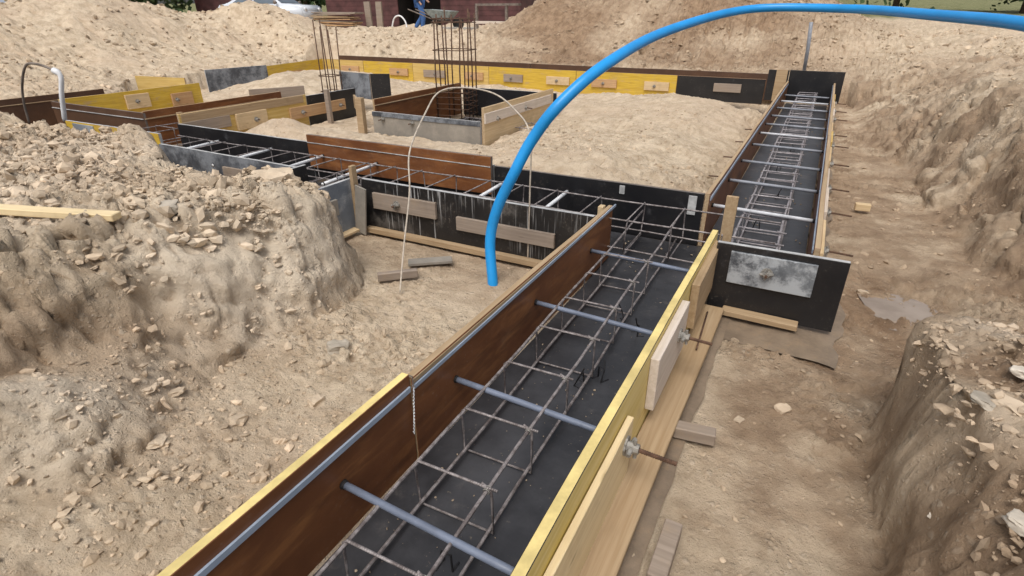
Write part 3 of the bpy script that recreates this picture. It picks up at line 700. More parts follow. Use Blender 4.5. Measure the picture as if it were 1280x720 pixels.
    T = T+.10*gauss(x, y, -9.0, 12.6, 1.6, 1.0)+.12*gauss(x, y, -7.0, 12.0, 1.0, .7)
    ne = sm((x+8.3+ (y-12)*.15)/2.4)*sm((2.2-x)/4.5)
    T = T+1.25*ne*sm((y-11.6)/4.2)*sm((34-y)/16)
    T = T+.30*sm((y-11)/6)*sm((x-.5)/3)
    T = T*(1-east)+np.maximum(east, 0)*(.80+.10*sm((x-1.2)/2)+.06*sm((y-5)/4))
    T = T*(1-near_e)+near_e*(.615+.03*sm((x-.6)/1)+.07*sm((2.2-y)/2)*sm((x-.5)/.6))
    T = T+.05*fbm(x, y, .6, 5, 12)*(1+1.5*sm((y-10)/3)+1.2*sm((-x-9)/2))*1.2; T = T+.05*fbm(x, y, 2.1, 4, 92)*sm((np.maximum(sd, 0)-.2)/1)
    base = .30*sm((-x-8.9)/.4)+.12+.33*sm((y-10.2)/.6)
    wd_ = 1.6+2.6*sm((-x-8.9)/.6)*sm((11-y)/.5)
    wd_ = wd_*(1-sm((y-10.6)/.5))+sm((y-10.6)/.5)*(1.5+1.6*sm((x+8)/2))
    wd_ = wd_*(1-east)+east*(.62*(1-near_e)+near_e*.06)
    t = np.clip(sd/wd_, 0, 1); prof = sm(t)*.55+t*.45
    prof = prof*(1-near_e)+near_e*sm(np.clip(sd/interp(y, [.9, 1.2, 1.6], [.30, .22, .065]), 0, 1))**.7
    outz = np.maximum(z, base)*(1-prof)+T*prof
    z = np.where(sd > 0, outz, z)
    # gullies on the east bank
    g = east*sm(sd/.15)*sm((1.6-sd)/.8)*(1-near_e)
    rg = 1-np.abs(fbm(x*1.0+y*.5, y*.45-x*.3, 2.2, 4, 71))*2.6
    z = z-g*.13*np.clip(rg, 0, 1)**2+g*.05*fbm(x, y, 5, 4, 15)+g*.05
    # pit of wet ground
    z = z+.035*gauss(x, y, -1.40, 2.42, .07, .07)-.045*gauss(x, y, .57, 3.17, .20, .34)+.07*gauss(x, y, .62, 2.45, .08, .15)
    # far plain
    fr = sm((np.hypot(x, y)-24)/14); z = z*(1-fr)+fr*(.9+.018*np.maximum(y-20, 0)+.2*fbm(x, y, .08, 3, 3))
    if detail:
        mound = np.clip(hm2/.35, 0, 1)*np.clip(1.15-face, .25, 1)
        nem = near_e*np.clip(sd/.2, 0, 1); out = sm(sd/.3)
        floorc = (1-np.clip(hm2/.1, 0, 1))*(sd < 0)
        sx = x+.02*fbm(x, y, 9, 2, 3); sy = y+.02*fbm(x, y, 9, 2, 4)
        c1 = chunks(sx, sy, 9, 5); c2 = chunks(sx, sy, 21, 9); c3 = chunks(sx, sy, 46, 19)
        pm = sm((fbm(x, y, 1.3, 3, 101)+.15)/.3)
        z = z+mound*(.060*c1*(.3+.7*pm)+.034*c2+.014*c3)
        z = z+nem*np.clip(sd/.2-.3, 0, 1)*(.050*c1*pm+.032*c2+.012*c3+.05*fbm(x, y, 5, 3, 88))
        z = z+out*(1-near_e)*(.075*chunks(sx, sy, 2.6, 13)*(1-east*.6)*pm+.05*c1*(1-east*.4)+.018*c2+.10*fbm(x, y, 1.4, 4, 33)*(1-east))
        z = z+floorc*(.008*c3*sm((fbm(x, y, 2.3, 3, 55)+.1)/.3)+.018*c2*sm((fbm(x, y, 1.8, 3, 155)-.05)/.25)+.018*fbm(x, y, 6, 4, 81)*sm((x-.05)/.2)+.020*c2*sm((-x-1.0)/.2)*sm((2.0-y)/.5)*sm((x+2.6)/.3)*sm((fbm(x, y, 1.5, 3, 57)+.2)/.3)+.022*c2*sm((x-.0)/.2)*sm((fbm(x, y, 1.9, 3, 58)-.0)/.2)+room*(.03*fbm(x, y, 3.5, 4, 83)+.022*c1*sm((fbm(x, y, 1.1, 3, 56)-.0)/.25)))
        z = z+.006*fbm(x, y, 28, 3, 66)
    pd = gauss(x, y, .68, 3.05, .26, .65)
    z = z+(.035*fbm(x, y, 5, 4, 174)+.03*chunks(x, y, 7, 175)*sm((fbm(x, y, 2.2, 2, 176)+.05)/.2))*pd*(1-gauss(x, y, .57, 3.17, .13, .22))*1.3
    bd = np.maximum(np.maximum(-.3-x, x-.30), np.maximum(2.46-y, y-2.95)); bf = sm(bd/.09+.3+.5*fbm(x, y, 9, 3, 177)); z = z*bf+np.minimum(z, .126)*(1-bf)
    # beams
    for (x0, y0, x1, y1) in CORR:
        d = np.maximum(np.maximum(x0-x, x-x1), np.maximum(y0-y, y-y1))
        f = sm((d-.012)/.045); z = np.minimum(z, .115+f*4.0) if False else z*f+np.minimum(z, .118)*(1-f)
    wet = sm((x+.25)/.2)*sm((1.0-sd/.16)/1.0)*(sd < .4)*(.35+.65*sm((y-1.7)/.9))*sm((9.5-y)/5)*np.clip(.6+fbm(x, y, 2.6, 4, 7)*.9, 0, 1)
    wet = np.maximum(wet, np.clip(1.15*gauss(x, y, .50, 3.0, .40, .75)*(.75+.6*fbm(x, y, 4, 3, 172)), 0, 1))
    wet = np.maximum(wet, .75*sm((x-.2)/.3)*(1-near_e)*np.clip(.55+fbm(x, y, 1.9, 4, 17), 0, 1)*sm((14-y)/3))
    wet = np.maximum(wet, .80*sm((x+.2)/.2)*(sd < .5)*np.clip(.72+fbm(x, y, 3.1, 4, 171)*1.8, 0, 1)+.08*near_e)
    wet = np.maximum(wet, .45*(x < -.95)*(x > -2.6)*sm((y-2.1)/.4)*(y < 2.8))
    wet = np.maximum(wet, .35*hollow/.10)  # mound hollows take the darker brown tone as well
    wet = np.maximum(wet, np.clip(1.15*ne*sm((y-10.9)/.5)*np.clip(.75+.8*fbm(x, y, .9, 4, 27), 0, 1), 0, 1))
    pale = np.clip(near_e*.7*sm(sd/.1)+face*.8+.35*mound*(fbm(x, y, .8, 3, 9) > -.2) if detail else 0*x, 0, 1)*sm((fbm(x, y, 1.6, 4, 99)+.2)/.35)
    grass = sm((x-2.2+(y-12)*-.05)/3)*sm((y-16)/5)
    grass = np.maximum(grass, sm((np.hypot(x, y)-32)/8))
    return z, np.clip(wet, 0, 1), pale, grass
def axis(pts):
    out = []
    for (a, b, s) in pts:
        n = max(1, round((b-a)/s)); out += [a+(b-a)*i/n for i in range(n)]
    return np.array(out+[pts[-1][1]])
XS = axis([(-400, -120, 40), (-120, -40, 10), (-40, -20, 1.0), (-20, -11, .10), (-11, -5.5, .035), (-5.5, -3.2, .018), (-3.2, 1.4, .0115), (1.4, 3, .03), (3, 8, .12), (8, 30, .8), (30, 120, 10), (120, 400, 40)])
YS = axis([(-60, -6, 6), (-6, -.5, .5), (-.5, .2, .05), (.2, 2.9, .0115), (2.9, 6, .024), (6, 11, .045), (11, 18, .08), (18, 30, .3), (30, 80, 3), (80, 200, 20), (200, 600, 50)])
GX, GY = np.meshgrid(XS, YS)
Z, WET, PALE, GRS = terrain(GX, GY)
nx, ny = len(XS), len(YS)
def vn3(x, y, z, s=0):
    k = np.floor(z); f = z-k; f = f*f*(3-2*f)
    def sl_(kk): return vnoise(x+_h(kk, kk*0+7, s)*97, y+_h(kk, kk*0+3, s+1)*97, s)
    return sl_(k)*(1-f)+sl_(k+1)*f
def fbm3(x, y, z, f, o, s):
    t = 0; a = 1; n = 0
    for k in range(o):
        ca, sa = math.cos(k*1.3+.5), math.sin(k*1.3+.5)
        X, Y_, Z_ = (x*ca+z*sa)*f, y*f+k*5.1, (-x*sa+z*ca)*f+k*3.3
        t = t+a*(vn3(X, Y_, Z_, s+k*3)*2-1); n += a; a *= .52; f *= 2.07
    return t/n
gyy, gxx = np.gradient(Z, YS, XS)
def blur(a):
    for _ in range(3):
        b = a.copy(); b[1:-1, 1:-1] = (a[1:-1, 1:-1]*2+a[:-2, 1:-1]+a[2:, 1:-1]+a[1:-1, :-2]+a[1:-1, 2:])/6; a = b
    return a
gxx = blur(gxx); gyy = blur(gyy)
ln = np.sqrt(gxx**2+gyy**2+1); NX, NY, NZ = -gxx/ln, -gyy/ln, 1/ln
steep = sm((.93-NZ)/.3)
cd_ = np.full(Z.shape, 9.)
for (x0, y0, x1, y1) in CORR: cd_ = np.minimum(cd_, np.maximum(np.maximum(x0-GX, GX-x1), np.maximum(y0-GY, GY-y1)))
steep = steep*sm((cd_-.07)/.08)*(np.hypot(GX, GY) < 14)
lo = fbm3(GX, GY, Z, 3.6, 3, 301); md = fbm3(GX, GY, Z, 10, 3, 331); hi = fbm3(GX, GY, Z, 27, 3, 361)
cr_ = 1-np.clip(np.abs(fbm3(GX, GY, Z, 4.0, 4, 391))*10, 0, 1)
amp_ = np.where((GX > .28) & (GY < 2.3), .65, 1.0)
off = steep*amp_*(.075*lo+.024*np.clip(md*1.6, -.8, .4)+.016*hi-.030*cr_*sm((lo+.2)/.4))
GX2, GY2, Z = GX+NX*off, GY+NY*off, Z+NZ*off
me = bpy.data.meshes.new('ground'); V = np.stack([GX2, GY2, Z], -1).reshape(-1, 3).astype(np.float32)
idx = np.arange(nx*ny).reshape(ny, nx); Q = np.stack([idx[:-1, :-1], idx[:-1, 1:], idx[1:, 1:], idx[1:, :-1]], -1).reshape(-1, 4)
me.vertices.add(len(V)); me.vertices.foreach_set('co', V.ravel()); me.loops.add(Q.size); me.loops.foreach_set('vertex_index', Q.ravel().astype(np.int32))
me.polygons.add(len(Q)); me.polygons.foreach_set('loop_start', np.arange(0, Q.size, 4, dtype=np.int32)); me.polygons.foreach_set('loop_total', np.full(len(Q), 4, dtype=np.int32))
me.polygons.foreach_set('use_smooth', np.ones(len(Q), bool)); me.update(calc_edges=True)
for nm, arr in (('wet', WET), ('pale', PALE), ('grass', GRS)):
    at = me.attributes.new(nm, 'FLOAT', 'POINT'); at.data.foreach_set('value', arr.ravel().astype(np.float32))
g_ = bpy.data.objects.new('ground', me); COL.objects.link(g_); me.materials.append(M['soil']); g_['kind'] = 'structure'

# ------------------------------------------------------------------ rubble
ico = bmesh.new(); bmesh.ops.create_icosphere(ico, subdivisions=1, radius=1); ico.verts.ensure_lookup_table()
IV = np.array([v.co[:] for v in ico.verts]); IF = np.array([[v.index for v in f.verts] for f in ico.faces]); ico.free()
bx = bmesh.new(); bmesh.ops.create_icosphere(bx, subdivisions=3, radius=1); bx.verts.ensure_lookup_table()
JV = np.array([v.co[:] for v in bx.verts]); JF = np.array([[v.index for v in f.verts] for f in bx.faces]); bx.free()
def rand_rot(n):
    q = rng.normal(size=(n, 4)); q /= np.linalg.norm(q, axis=1)[:, None]; a, b, c, d = q.T
    return np.stack([np.stack([1-2*(c*c+d*d), 2*(b*c-a*d), 2*(b*d+a*c)], -1), np.stack([2*(b*c+a*d), 1-2*(b*b+d*d), 2*(c*d-a*b)], -1), np.stack([2*(b*d-a*c), 2*(c*d+a*b), 1-2*(b*b+c*c)], -1)], 1)
def rubble(name, label, X, Yv, size, base=IV, faces=IF, sink=.05):
    n = len(X); z, wet, pale, _ = terrain(X, Yv)
    sh = base[None]*rng.uniform(.6, 1.25, (n, len(base), 1))
    sc = np.stack([rng.uniform(.8, 1.4, n), rng.uniform(.6, 1.1, n), rng.uniform(.35, .8, n)], -1)*size[:, None]
    sh = sh*sc[:, None, :]
    tl = rand_rot(n); a = rng.uniform(0, 6.28, n); Rz = np.zeros((n, 3, 3)); Rz[:, 0, 0] = np.cos(a); Rz[:, 0, 1] = -np.sin(a); Rz[:, 1, 0] = np.sin(a); Rz[:, 1, 1] = np.cos(a); Rz[:, 2, 2] = 1
    use = rng.random(n) < .35; Rm = np.where(use[:, None, None], tl, Rz)
    sh = np.einsum('nij,nkj->nki', Rm, sh)
    sh += np.stack([X, Yv, z+size*sink], -1)[:, None, :]
    Vv = sh.reshape(-1, 3).astype(np.float32); Fq = (faces[None]+(np.arange(n)*len(base))[:, None, None]).reshape(-1, 3)
    me = bpy.data.meshes.new(name); me.vertices.add(len(Vv)); me.vertices.foreach_set('co', Vv.ravel()); me.loops.add(Fq.size); me.loops.foreach_set('vertex_index', Fq.ravel().astype(np.int32))
    me.polygons.add(len(Fq)); me.polygons.foreach_set('loop_start', np.arange(0, Fq.size, 3, dtype=np.int32)); me.polygons.foreach_set('loop_total', np.full(len(Fq), 3, dtype=np.int32)); me.update(calc_edges=True)
    me.shade_flat() if hasattr(me, 'shade_flat') else None
    k = len(base)
    for nm, arr in (('wet', wet*.8), ('pale', pale), ('shade', np.clip(rng.normal(.88, .14, n), .6, 1.25))):
        at_ = me.attributes.new(nm, 'FLOAT', 'POINT'); at_.data.foreach_set('value', np.repeat(arr, k).astype(np.float32))
    o = bpy.data.objects.new(name, me); COL.objects.link(o); me.materials.append(M['stone']); tag(o, label, 'rubble', kind='stuff'); return o
def inside_corr(X, Yv, mg=.05):
    r = np.zeros(X.shape, bool)
    for (x0, y0, x1, y1) in CORR: r |= (X > x0-mg) & (X < x1+mg) & (Yv > y0-mg) & (Yv < y1+mg)
    return r
def scatter(n, x0, x1, y0, y1, s0, s1, pw=2.2, thr=None, seed=0, cond=None):
    X = rng.uniform(x0, x1, n); Yv = rng.uniform(y0, y1, n); s = s0*(s1/s0)**(rng.random(n)**pw)
    k = ~inside_corr(X, Yv)
    if thr is not None: k &= (fbm(X, Yv, 1.7, 3, 200+seed)+rng.normal(0, .15, n)) > thr
    if cond is not None: k &= cond(X, Yv)
    return X[k], Yv[k], s[k]
def cat_(*L): return [np.concatenate(z) for z in zip(*L)]
onm = lambda X, Yv: (terrain(X, Yv, False)[0] > .45)
a0 = scatter(2600, -4.6, -2.1, .9, 2.3, .014, .045, 2.0, -.1, 11, lambda X, Yv: terrain(X, Yv, False)[0] > .52)
a1 = scatter(17000, -4.6, -2.0, .5, 2.35, .004, .024, 1.8, -.15, 1, lambda X, Yv: terrain(X, Yv, False)[0] > .50)
a2 = scatter(3500, -7.5, -4.6, 1.0, 2.9, .008, .045, 1.8, -.1, 2)
a3 = scatter(9000, -2.3, -.96, .1, 2.3, .0015, .010, 2.6, .0, 3)
a5 = scatter(1500, -2.1, -.98, .2, 1.7, .006, .024, 2.2, .0, 14)
a4 = scatter(900, -2.6, -.96, .1, 2.75, .0015, .011, 2.0, None, 4)
rubble('mound_rubble', 'loose broken clods and grit over the left mound', *cat_(a0, a1, a2, a3, a4, a5))
b1 = scatter(11000, .38, 1.6, .2, 2.4, .003, .022, 2.0, -.25, 5, onm)
b2 = scatter(3500, -.15, 1.5, .3, 4.0, .0015, .012, 2.4, 0, 6)
b4 = scatter(500, .0, 1.3, 1.6, 5.0, .006, .026, 2.0, .05, 15)
b3 = scatter(2500, .1, 3, 3.5, 11, .006, .03, 2.4, -.05, 7)
rubble('bank_rubble', 'loose clods and grit on the right bank and trench floor', *cat_(b1, b2, b3, b4))
c1 = scatter(14000, -16, -8.7, 1, 14, .008, .065, 3.2, -.1, 8)
c2 = scatter(15000, -10.5, 3, 10.95, 17, .008, .06, 3.2, -.1, 9)
c4 = scatter(2600, -2.6, -.6, 3.55, 7.0, .005, .026, 2.2, -.05, 16)
c3 = scatter(5200, -9, -.6, 3.6, 10.1, .003, .018, 3, .05, 10)
rubble('spoil_rubble', 'loose clods over the far spoil heaps and room sand', *cat_(c1, c2, c3, c4))
def grit(n, x0, x1, y0, y1, s0, s1):
    return rng.uniform(x0, x1, n), rng.uniform(y0, y1, n), s0*(s1/s0)**(rng.random(n)**3)
gX, gY, gS = cat_(grit(230, -.90, -.37, .2, 2.75, .0012, .006), grit(500, -3.1, .1, 2.83, 3.40, .0015, .008), grit(450, -.44, .1, 3.45, 10, .002, .008))
gg = rubble('floor_grit', 'specks of soil fallen on the beam membranes', gX, gY, gS, sink=0); gm = gg.data; q_ = gm.attributes['shade']; q_.data.foreach_set('value', np.full(len(gm.vertices), .62, np.float32)); k_ = len(gm.vertices); co_ = np.zeros(k_*3, np.float32); gm.vertices.foreach_get('co', co_); co_ = co_.reshape(-1, 3); co_[:, 2] += .060; co_[:, 2] = np.maximum(co_[:, 2], .172); gm.vertices.foreach_set('co', co_.ravel())
def stone(x, y, s, label, mat='stone', flat=.6, rz=None, name='stone', group='single stones and clods lying on the soil', sink=.12):
    z, wt, pl, _ = terrain(np.array([x]), np.array([y])); sd = random.random()*50
    V = []
    for v in JV:
        p = Vector(v); d = 1+.38*mnoise.noise(p*1.2+Vector((sd, 0, 0)))+.16*mnoise.noise(p*3+Vector((0, sd, 0)))+.07*mnoise.noise(p*8+Vector((0, sd, 0)))
        q = Vector((max(-.75, min(.75, p.x))*1.25, max(-.7, min(.7, p.y)), max(-.6, min(.6, p.z))*flat))*d*s; V.append(q)
    me = mesh_from('stone', V, [tuple(f) for f in JF]); k = len(V)
    for nm, val in (('wet', float(wt[0])*.6), ('pale', .4), ('shade', random.uniform(.85, 1.15))):
        at_ = me.attributes.new(nm, 'FLOAT', 'POINT'); at_.data.foreach_set('value', [val]*k)
    o = link(name, me, M[mat], None, (x, y, float(z[0])+s*sink*flat), (random.uniform(-.2, .2), random.uniform(-.2, .2), rz if rz is not None else random.uniform(0, 6)))
    tag(o, label, 'stone', group); return o
stone(.62, 1.72, .026, 'small white stone on the right mound top', 'rock_pale')
stone(.47, 1.37, .014, 'tiny bright chip on the face of the right mound', 'rock_pale')
stone(.52, 1.545, .036, 'flat grey slab leaning on the right mound', 'rock_grey', .35)
stone(.575, 1.53, .036, 'long tan slab beside the flat grey slab', 'stone', .4)
stone(.615, 1.50, .034, 'tan slab at the right picture edge on the mound', 'stone', .5)
stone(.54, 1.19, .028, 'pale lump low on the right mound edge', 'rock_pale')
stone(.43, 3.34, .03, 'dark brown clod just above the puddle', 'stone', .7)
stone(.12, 1.98, .028, 'brown clod on the trench floor by the black panel', 'stone')
stone(-.02, 1.86, .018, 'small pebble pair on the trench floor', 'stone')
stone(.60, 2.52, .045, 'wet brown clod between puddle and right mound', 'stone')
stone(.76, 2.95, .04, 'wet brown clod right of the puddle', 'stone')
stone(-2.50, 2.02, .10, 'large smooth clod at the right end of the mound crest', 'stone', .75, sink=.1)
stone(-3.72, 2.34, .17, 'large pale clod on the mound crest before the black panel', 'stone', .8, sink=.15)
stone(-1.66, 1.50, .045, 'greenish grey rock at the foot of the mound', 'rock_grey', .8)
stone(-2.36, 1.35, .05, 'grey lump near the plank end on the mound', 'rock_grey', .6)
pos = [(-2.15, 1.7), (-2.3, 1.15), (-2.5, 1.5), (-3.0, 1.3), (-3.4, 1.7), (-2.9, 1.75), (-2.25, .95), (-4.2, 1.9), (-2.7, 1.15), (-1.62, .95), (-1.5, 1.2), (-1.86, .9), (-1.7, .72), (-3.6, 2.0), (-2.45, 1.85), (-5, 2.3), (-2.05, 1.45), (-2.35, .75), (-2.5, .95), (-2.15, 1.25)]
for i, (x, y) in enumerate(pos): stone(x, y, random.uniform(.012, .034), 'tan clod on the rubble of the left mound', 'stone', random.uniform(.4, .7), name='clod', group='tan clods on the left mound')
q0 = Vector((-2.90, .86, 0)); q1 = q0+Vector((math.cos(R(25)), math.sin(R(25)), 0))*.60
zz_ = [float(terrain(np.array([q0.lerp(q1, t).x]), np.array([q0.lerp(q1, t).y+.03]))[0][0]) for t in (0, .1, .2, .3, .4, .5, .6, .7, .8, .9, 1)]
sl_ = (sum(zz_[6:])/5-sum(zz_[:5])/5)/.36; b_ = max(z-(zz_[0]*0+sl_*.6*i/10) for i, z in enumerate(zz_))
single('spoil_plank', (q0.x, q0.y, b_+.004), .60, .055, .028, M['cream'], 'pale timber plank lying on the left rubble mound', 'plank', rz=R(25), ry=-math.atan(sl_), bev=.003)
# puddle
pz = float(terrain(np.array([.57]), np.array([3.17]))[0][0])+.016
PV = [(.57, 3.17, pz)]+[(.57+.17*math.cos(a)*(1+.25*math.sin(3*a+1)), 3.17+.28*math.sin(a)*(1+.2*math.cos(2*a)), pz) for a in [i*2*math.pi/40 for i in range(40)]]
tag(link('puddle', mesh_from('puddle', PV, [(0, 1+i, 1+(i+1) % 40) for i in range(40)]), M['water']), kind='structure')

# ------------------------------------------------------------------ yard behind
def gz(x, y): return float(terrain(np.array([float(x)]), np.array([float(y)]), False)[0][0])
# shed
sx, sy = -15.2, 20.5; sgz = gz(sx, sy)-.05
shed = empty('shed', (-19.5, 20.0, .75), R(12), 'dark maroon plank shed with a wide open doorway at the back', 'shed')
def wall(x0, x1, z0, z1, name='wall'):
    mb = MB(); z = z0
    while z < z1-.01:
        mb.box((x0, 0, z), (x1, .05+.02*random.random(), min(z+.17, z1))); z += .18
    mb.box((x0, -.002+.03, z0), (x1, .032, z1)); return mb.build(name, M['maroon'], shed)
wall(0, 3.35, 0, 3.2); wall(5.25, 8.6, 0, 3.2); wall(3.352, 5.248, 2.3, 3.2)
MB().box((3.36, 1.5, 0), (5.24, 1.55, 2.3)).box((3.3, .06, 0), (3.36, 1.5, 2.3)).box((5.24, .06, 0), (5.3, 1.5, 2.3)).build('doorway', M['dark'], shed)  # near-black lining paints the unlit shed interior
mb = MB(); mb.add([(-.3, -.4, 3.21), (8.9, -.4, 3.21), (8.9, 4, 4.1), (-.3, 4, 4.1), (-.3, -.4, 3.27), (8.9, -.4, 3.27), (8.9, 4, 4.17), (-.3, 4, 4.17)], [(0,3,2,1),(4,5,6,7),(0,1,5,4),(1,2,6,5),(2,3,7,6),(3,0,4,7)]); mb.build('roof', M['edge_dark'], shed)
mb = MB(); mb.box((0, .1, 0), (.05, 4, 3.2)); mb.box((8.55, .1, 0), (8.6, 4, 3.2)); mb.build('side_wall', M['maroon'], shed)
# timber stack
gx, gy = -13.2, 13.9
for i in range(13):
    L = random.uniform(1.3, 1.9); zz = .93+.04*i
    single('stacked_board', (-16.9+random.uniform(-.1, .2), 16.6+random.uniform(-.1, .1), zz), L, random.uniform(.35, .6), .03, random.choice([WT, WG, M['wood_orange'], WT]),
           'rough board in the stack of old timber before the shed', 'board', rz=R(10+random.uniform(-7, 7)), ry=R(random.uniform(-1.2, 1.2)), group='boards stacked before the shed')
for i, (x, y) in enumerate(((-15.3, 17.6), (-14.9, 17.7))):
    single('leaning_slab', (x, y, .82), .22, .1, .95, WG, ['dark slab standing upright right of the timber stack, the left one', 'dark slab standing upright right of the timber stack, the right one'][i], 'slab', rz=R(15), ry=R(3*i-2))
# wheelbarrow
wb = empty('wheelbarrow', (-11.9, 17.5, .90), R(10), 'grey wheelbarrow parked beside the person', 'wheelbarrow')
mb = MB(); mb.add([(-.5,-.35,.62),(.5,-.35,.56),(.5,.35,.56),(-.5,.35,.62),(-.2,-.2,.3),(.3,-.2,.3),(.3,.2,.3),(-.2,.2,.3)], [(4,5,1,0),(5,6,2,1),(6,7,3,2),(7,4,0,3),(7,6,5,4)]); mb.build('tray', M['barrow'], wb)
for s in (-1, 1):
    MB().tube([(-1.1, .28*s, .62), (-.3, .24*s, .34), (.55, .08*s, .22)], .018, 8).build('handle', M['edge_dark'], wb, True)
    MB().tube([(-.2, .22*s, .32), (-.32, .24*s, .0)], .018, 8).build('leg', M['edge_dark'], wb, True)
mb = MB(); mb.tube([(.6, -.04, .19), (.6, .04, .19)], .19, 20); mb.build('wheel', M['rubber'], wb)
# bench / trestle with rods
for i, (x, y, L, rz, lb) in enumerate(((-11.0, 18.2, 1.6, 4, 'dark rail lying across the trestle behind the column bars'), (-9.9, 16.2, 1.1, -5, 'pale slab resting on the heap right of the column bars'))):
    single('yard_slab', (x, y, 1.62 if i == 0 else 1.12), L, .25, .07, M['edge_dark'] if i == 0 else WW, lb, 'slab', rz=R(rz))
for i, (x, y) in enumerate(((-11.0, 18.2), (-9.9, 18.3))):
    single('trestle_leg', (x, y, .85), .08, .08, .78, M['edge_dark'], ['left leg post under the dark rail', 'right leg post under the dark rail'][i], 'post')
for i, (x, y, s) in enumerate(((-12.2, 17.0, .22), (-11.7, 17.2, .3), (-12.9, 16.8, .2), (-13.3, 17.1, .2), (-10.7, 16.9, .25))):
    single('concrete_block', (x, y, gz(x, y)-.02), s*1.6, s, s*.8, M['concrete'], 'pale concrete block on the yard before the shed', 'block', rz=random.uniform(-.4, .4), group='concrete blocks in the yard', bev=.01)
tag(MB().tube(spline([(-13.35, 16.6, .9), (-13.2, 16.6, 1.25), (-12.95, 16.6, 1.32), (-12.75, 16.6, 1.15), (-12.7, 16.6, .9)], 6), .025, 8).build('hose_hoop', M['pipe_white'], None, True), 'white hose hoop standing in the yard left of the person', 'hose')

# person
def skin_obj(name, J, E_, rad, mat, parent, sub=2, root=0):
    me = bpy.data.meshes.new(name); me.from_pydata(J, E_, []); me.update()
    o = bpy.data.objects.new(name, me); COL.objects.link(o)
    md = o.modifiers.new('s', 'SKIN'); me.skin_vertices[0].data[0].use_root = False
    for i, r in enumerate(rad):
        me.skin_vertices[0].data[i].radius = (r, r*.92) if not isinstance(r, tuple) else r
    me.skin_vertices[0].data[root].use_root = True
    ss = o.modifiers.new('u', 'SUBSURF'); ss.levels = sub; ss.render_levels = sub
    dg = bpy.context.evaluated_depsgraph_get(); ev = bpy.data.meshes.new_from_object(o.evaluated_get(dg)); o.modifiers.clear(); o.data = ev
    for p in ev.polygons: p.use_smooth = True
    ev.materials.clear(); ev.materials.append(mat); o.parent = parent
    return o
px_, py_ = -13.15, 18.0; pgz = gz(px_, py_)
pr = empty('person', (px_, py_, pgz), R(-70), 'person in blue jeans and dark jacket walking before the shed doorway', 'person')
legs = [(0,0,.98), (.10,0,.93), (.11,.16,.52), (.11,.08,.09), (.11,.24,.04), (-.10,0,.93), (-.11,.04,.50), (-.11,-.24,.14), (-.11,-.10,.04)]
body = legs+[(0,0,1.18),(0,-.01,1.38),(0,0,1.50),(0,.02,1.58),(0,.03,1.68),(.17,0,1.42),(.24,-.08,1.16),(.22,.08,.94),(.22,.14,.86),(-.17,0,1.42),(-.24,.06,1.16),(-.22,.22,1.0),(-.22,.30,.95)]
ed = [(0,1),(1,2),(2,3),(3,4),(0,5),(5,6),(6,7),(7,8),(0,9),(9,10),(10,11),(11,12),(12,13),(10,14),(14,15),(15,16),(16,17),(10,18),(18,19),(19,20),(20,21)]
rad = [.13,.09,.06,.04,.035,.09,.06,.04,.035,.12,.14,.06,.075,.08,.06,.042,.03,.035,.06,.042,.03,.035]
skin_obj('body', body, ed, rad, M['skin'], pr)
skin_obj('trousers', [legs[i] for i in (0,1,2,3,5,6,7)], [(0,1),(1,2),(2,3),(0,4),(4,5),(5,6)], [.155,.115,.085,.072,.115,.085,.072], M['jeans'], pr)
skin_obj('jacket', [(0,0,.98),(0,0,1.18),(0,-.01,1.38),(0,0,1.48),(.17,0,1.42),(.24,-.08,1.16),(.222,.06,.96),(-.17,0,1.42),(-.24,.06,1.16),(-.222,.2,1.01)], [(0,1),(1,2),(2,3),(2,4),(4,5),(5,6),(2,7),(7,8),(8,9)], [.155,.15,.165,.075,.085,.062,.052,.085,.062,.052], M['jacket'], pr)
for (a, b) in (((.11,.07,.07), (.11,.25,.04)), ((-.11,-.24,.12), (-.11,-.10,.04))):
    skin_obj('boot', [a, b, ((a[0]+b[0])/2, (a[1]+b[1])/2+.01, .05)], [(0,2),(2,1)], [.062,.045,.058], M['boot'], pr)
bmh = bmesh.new(); bmesh.ops.create_icosphere(bmh, subdivisions=3, radius=.112)
for v in bmh.verts:
    v.co.z *= 1.05; v.co.y *= 1.08
bmesh.ops.delete(bmh, geom=[v for v in bmh.verts if v.co.z < -.02 and v.co.y > -.01 or v.co.z < -.07 or (v.co.y > .06 and v.co.z < .045)], context='VERTS')
mh = bpy.data.meshes.new('hair'); bmh.to_mesh(mh); bmh.free(); link('hair', mh, M['hair'], pr, (0, .02, 1.70), smooth=True)

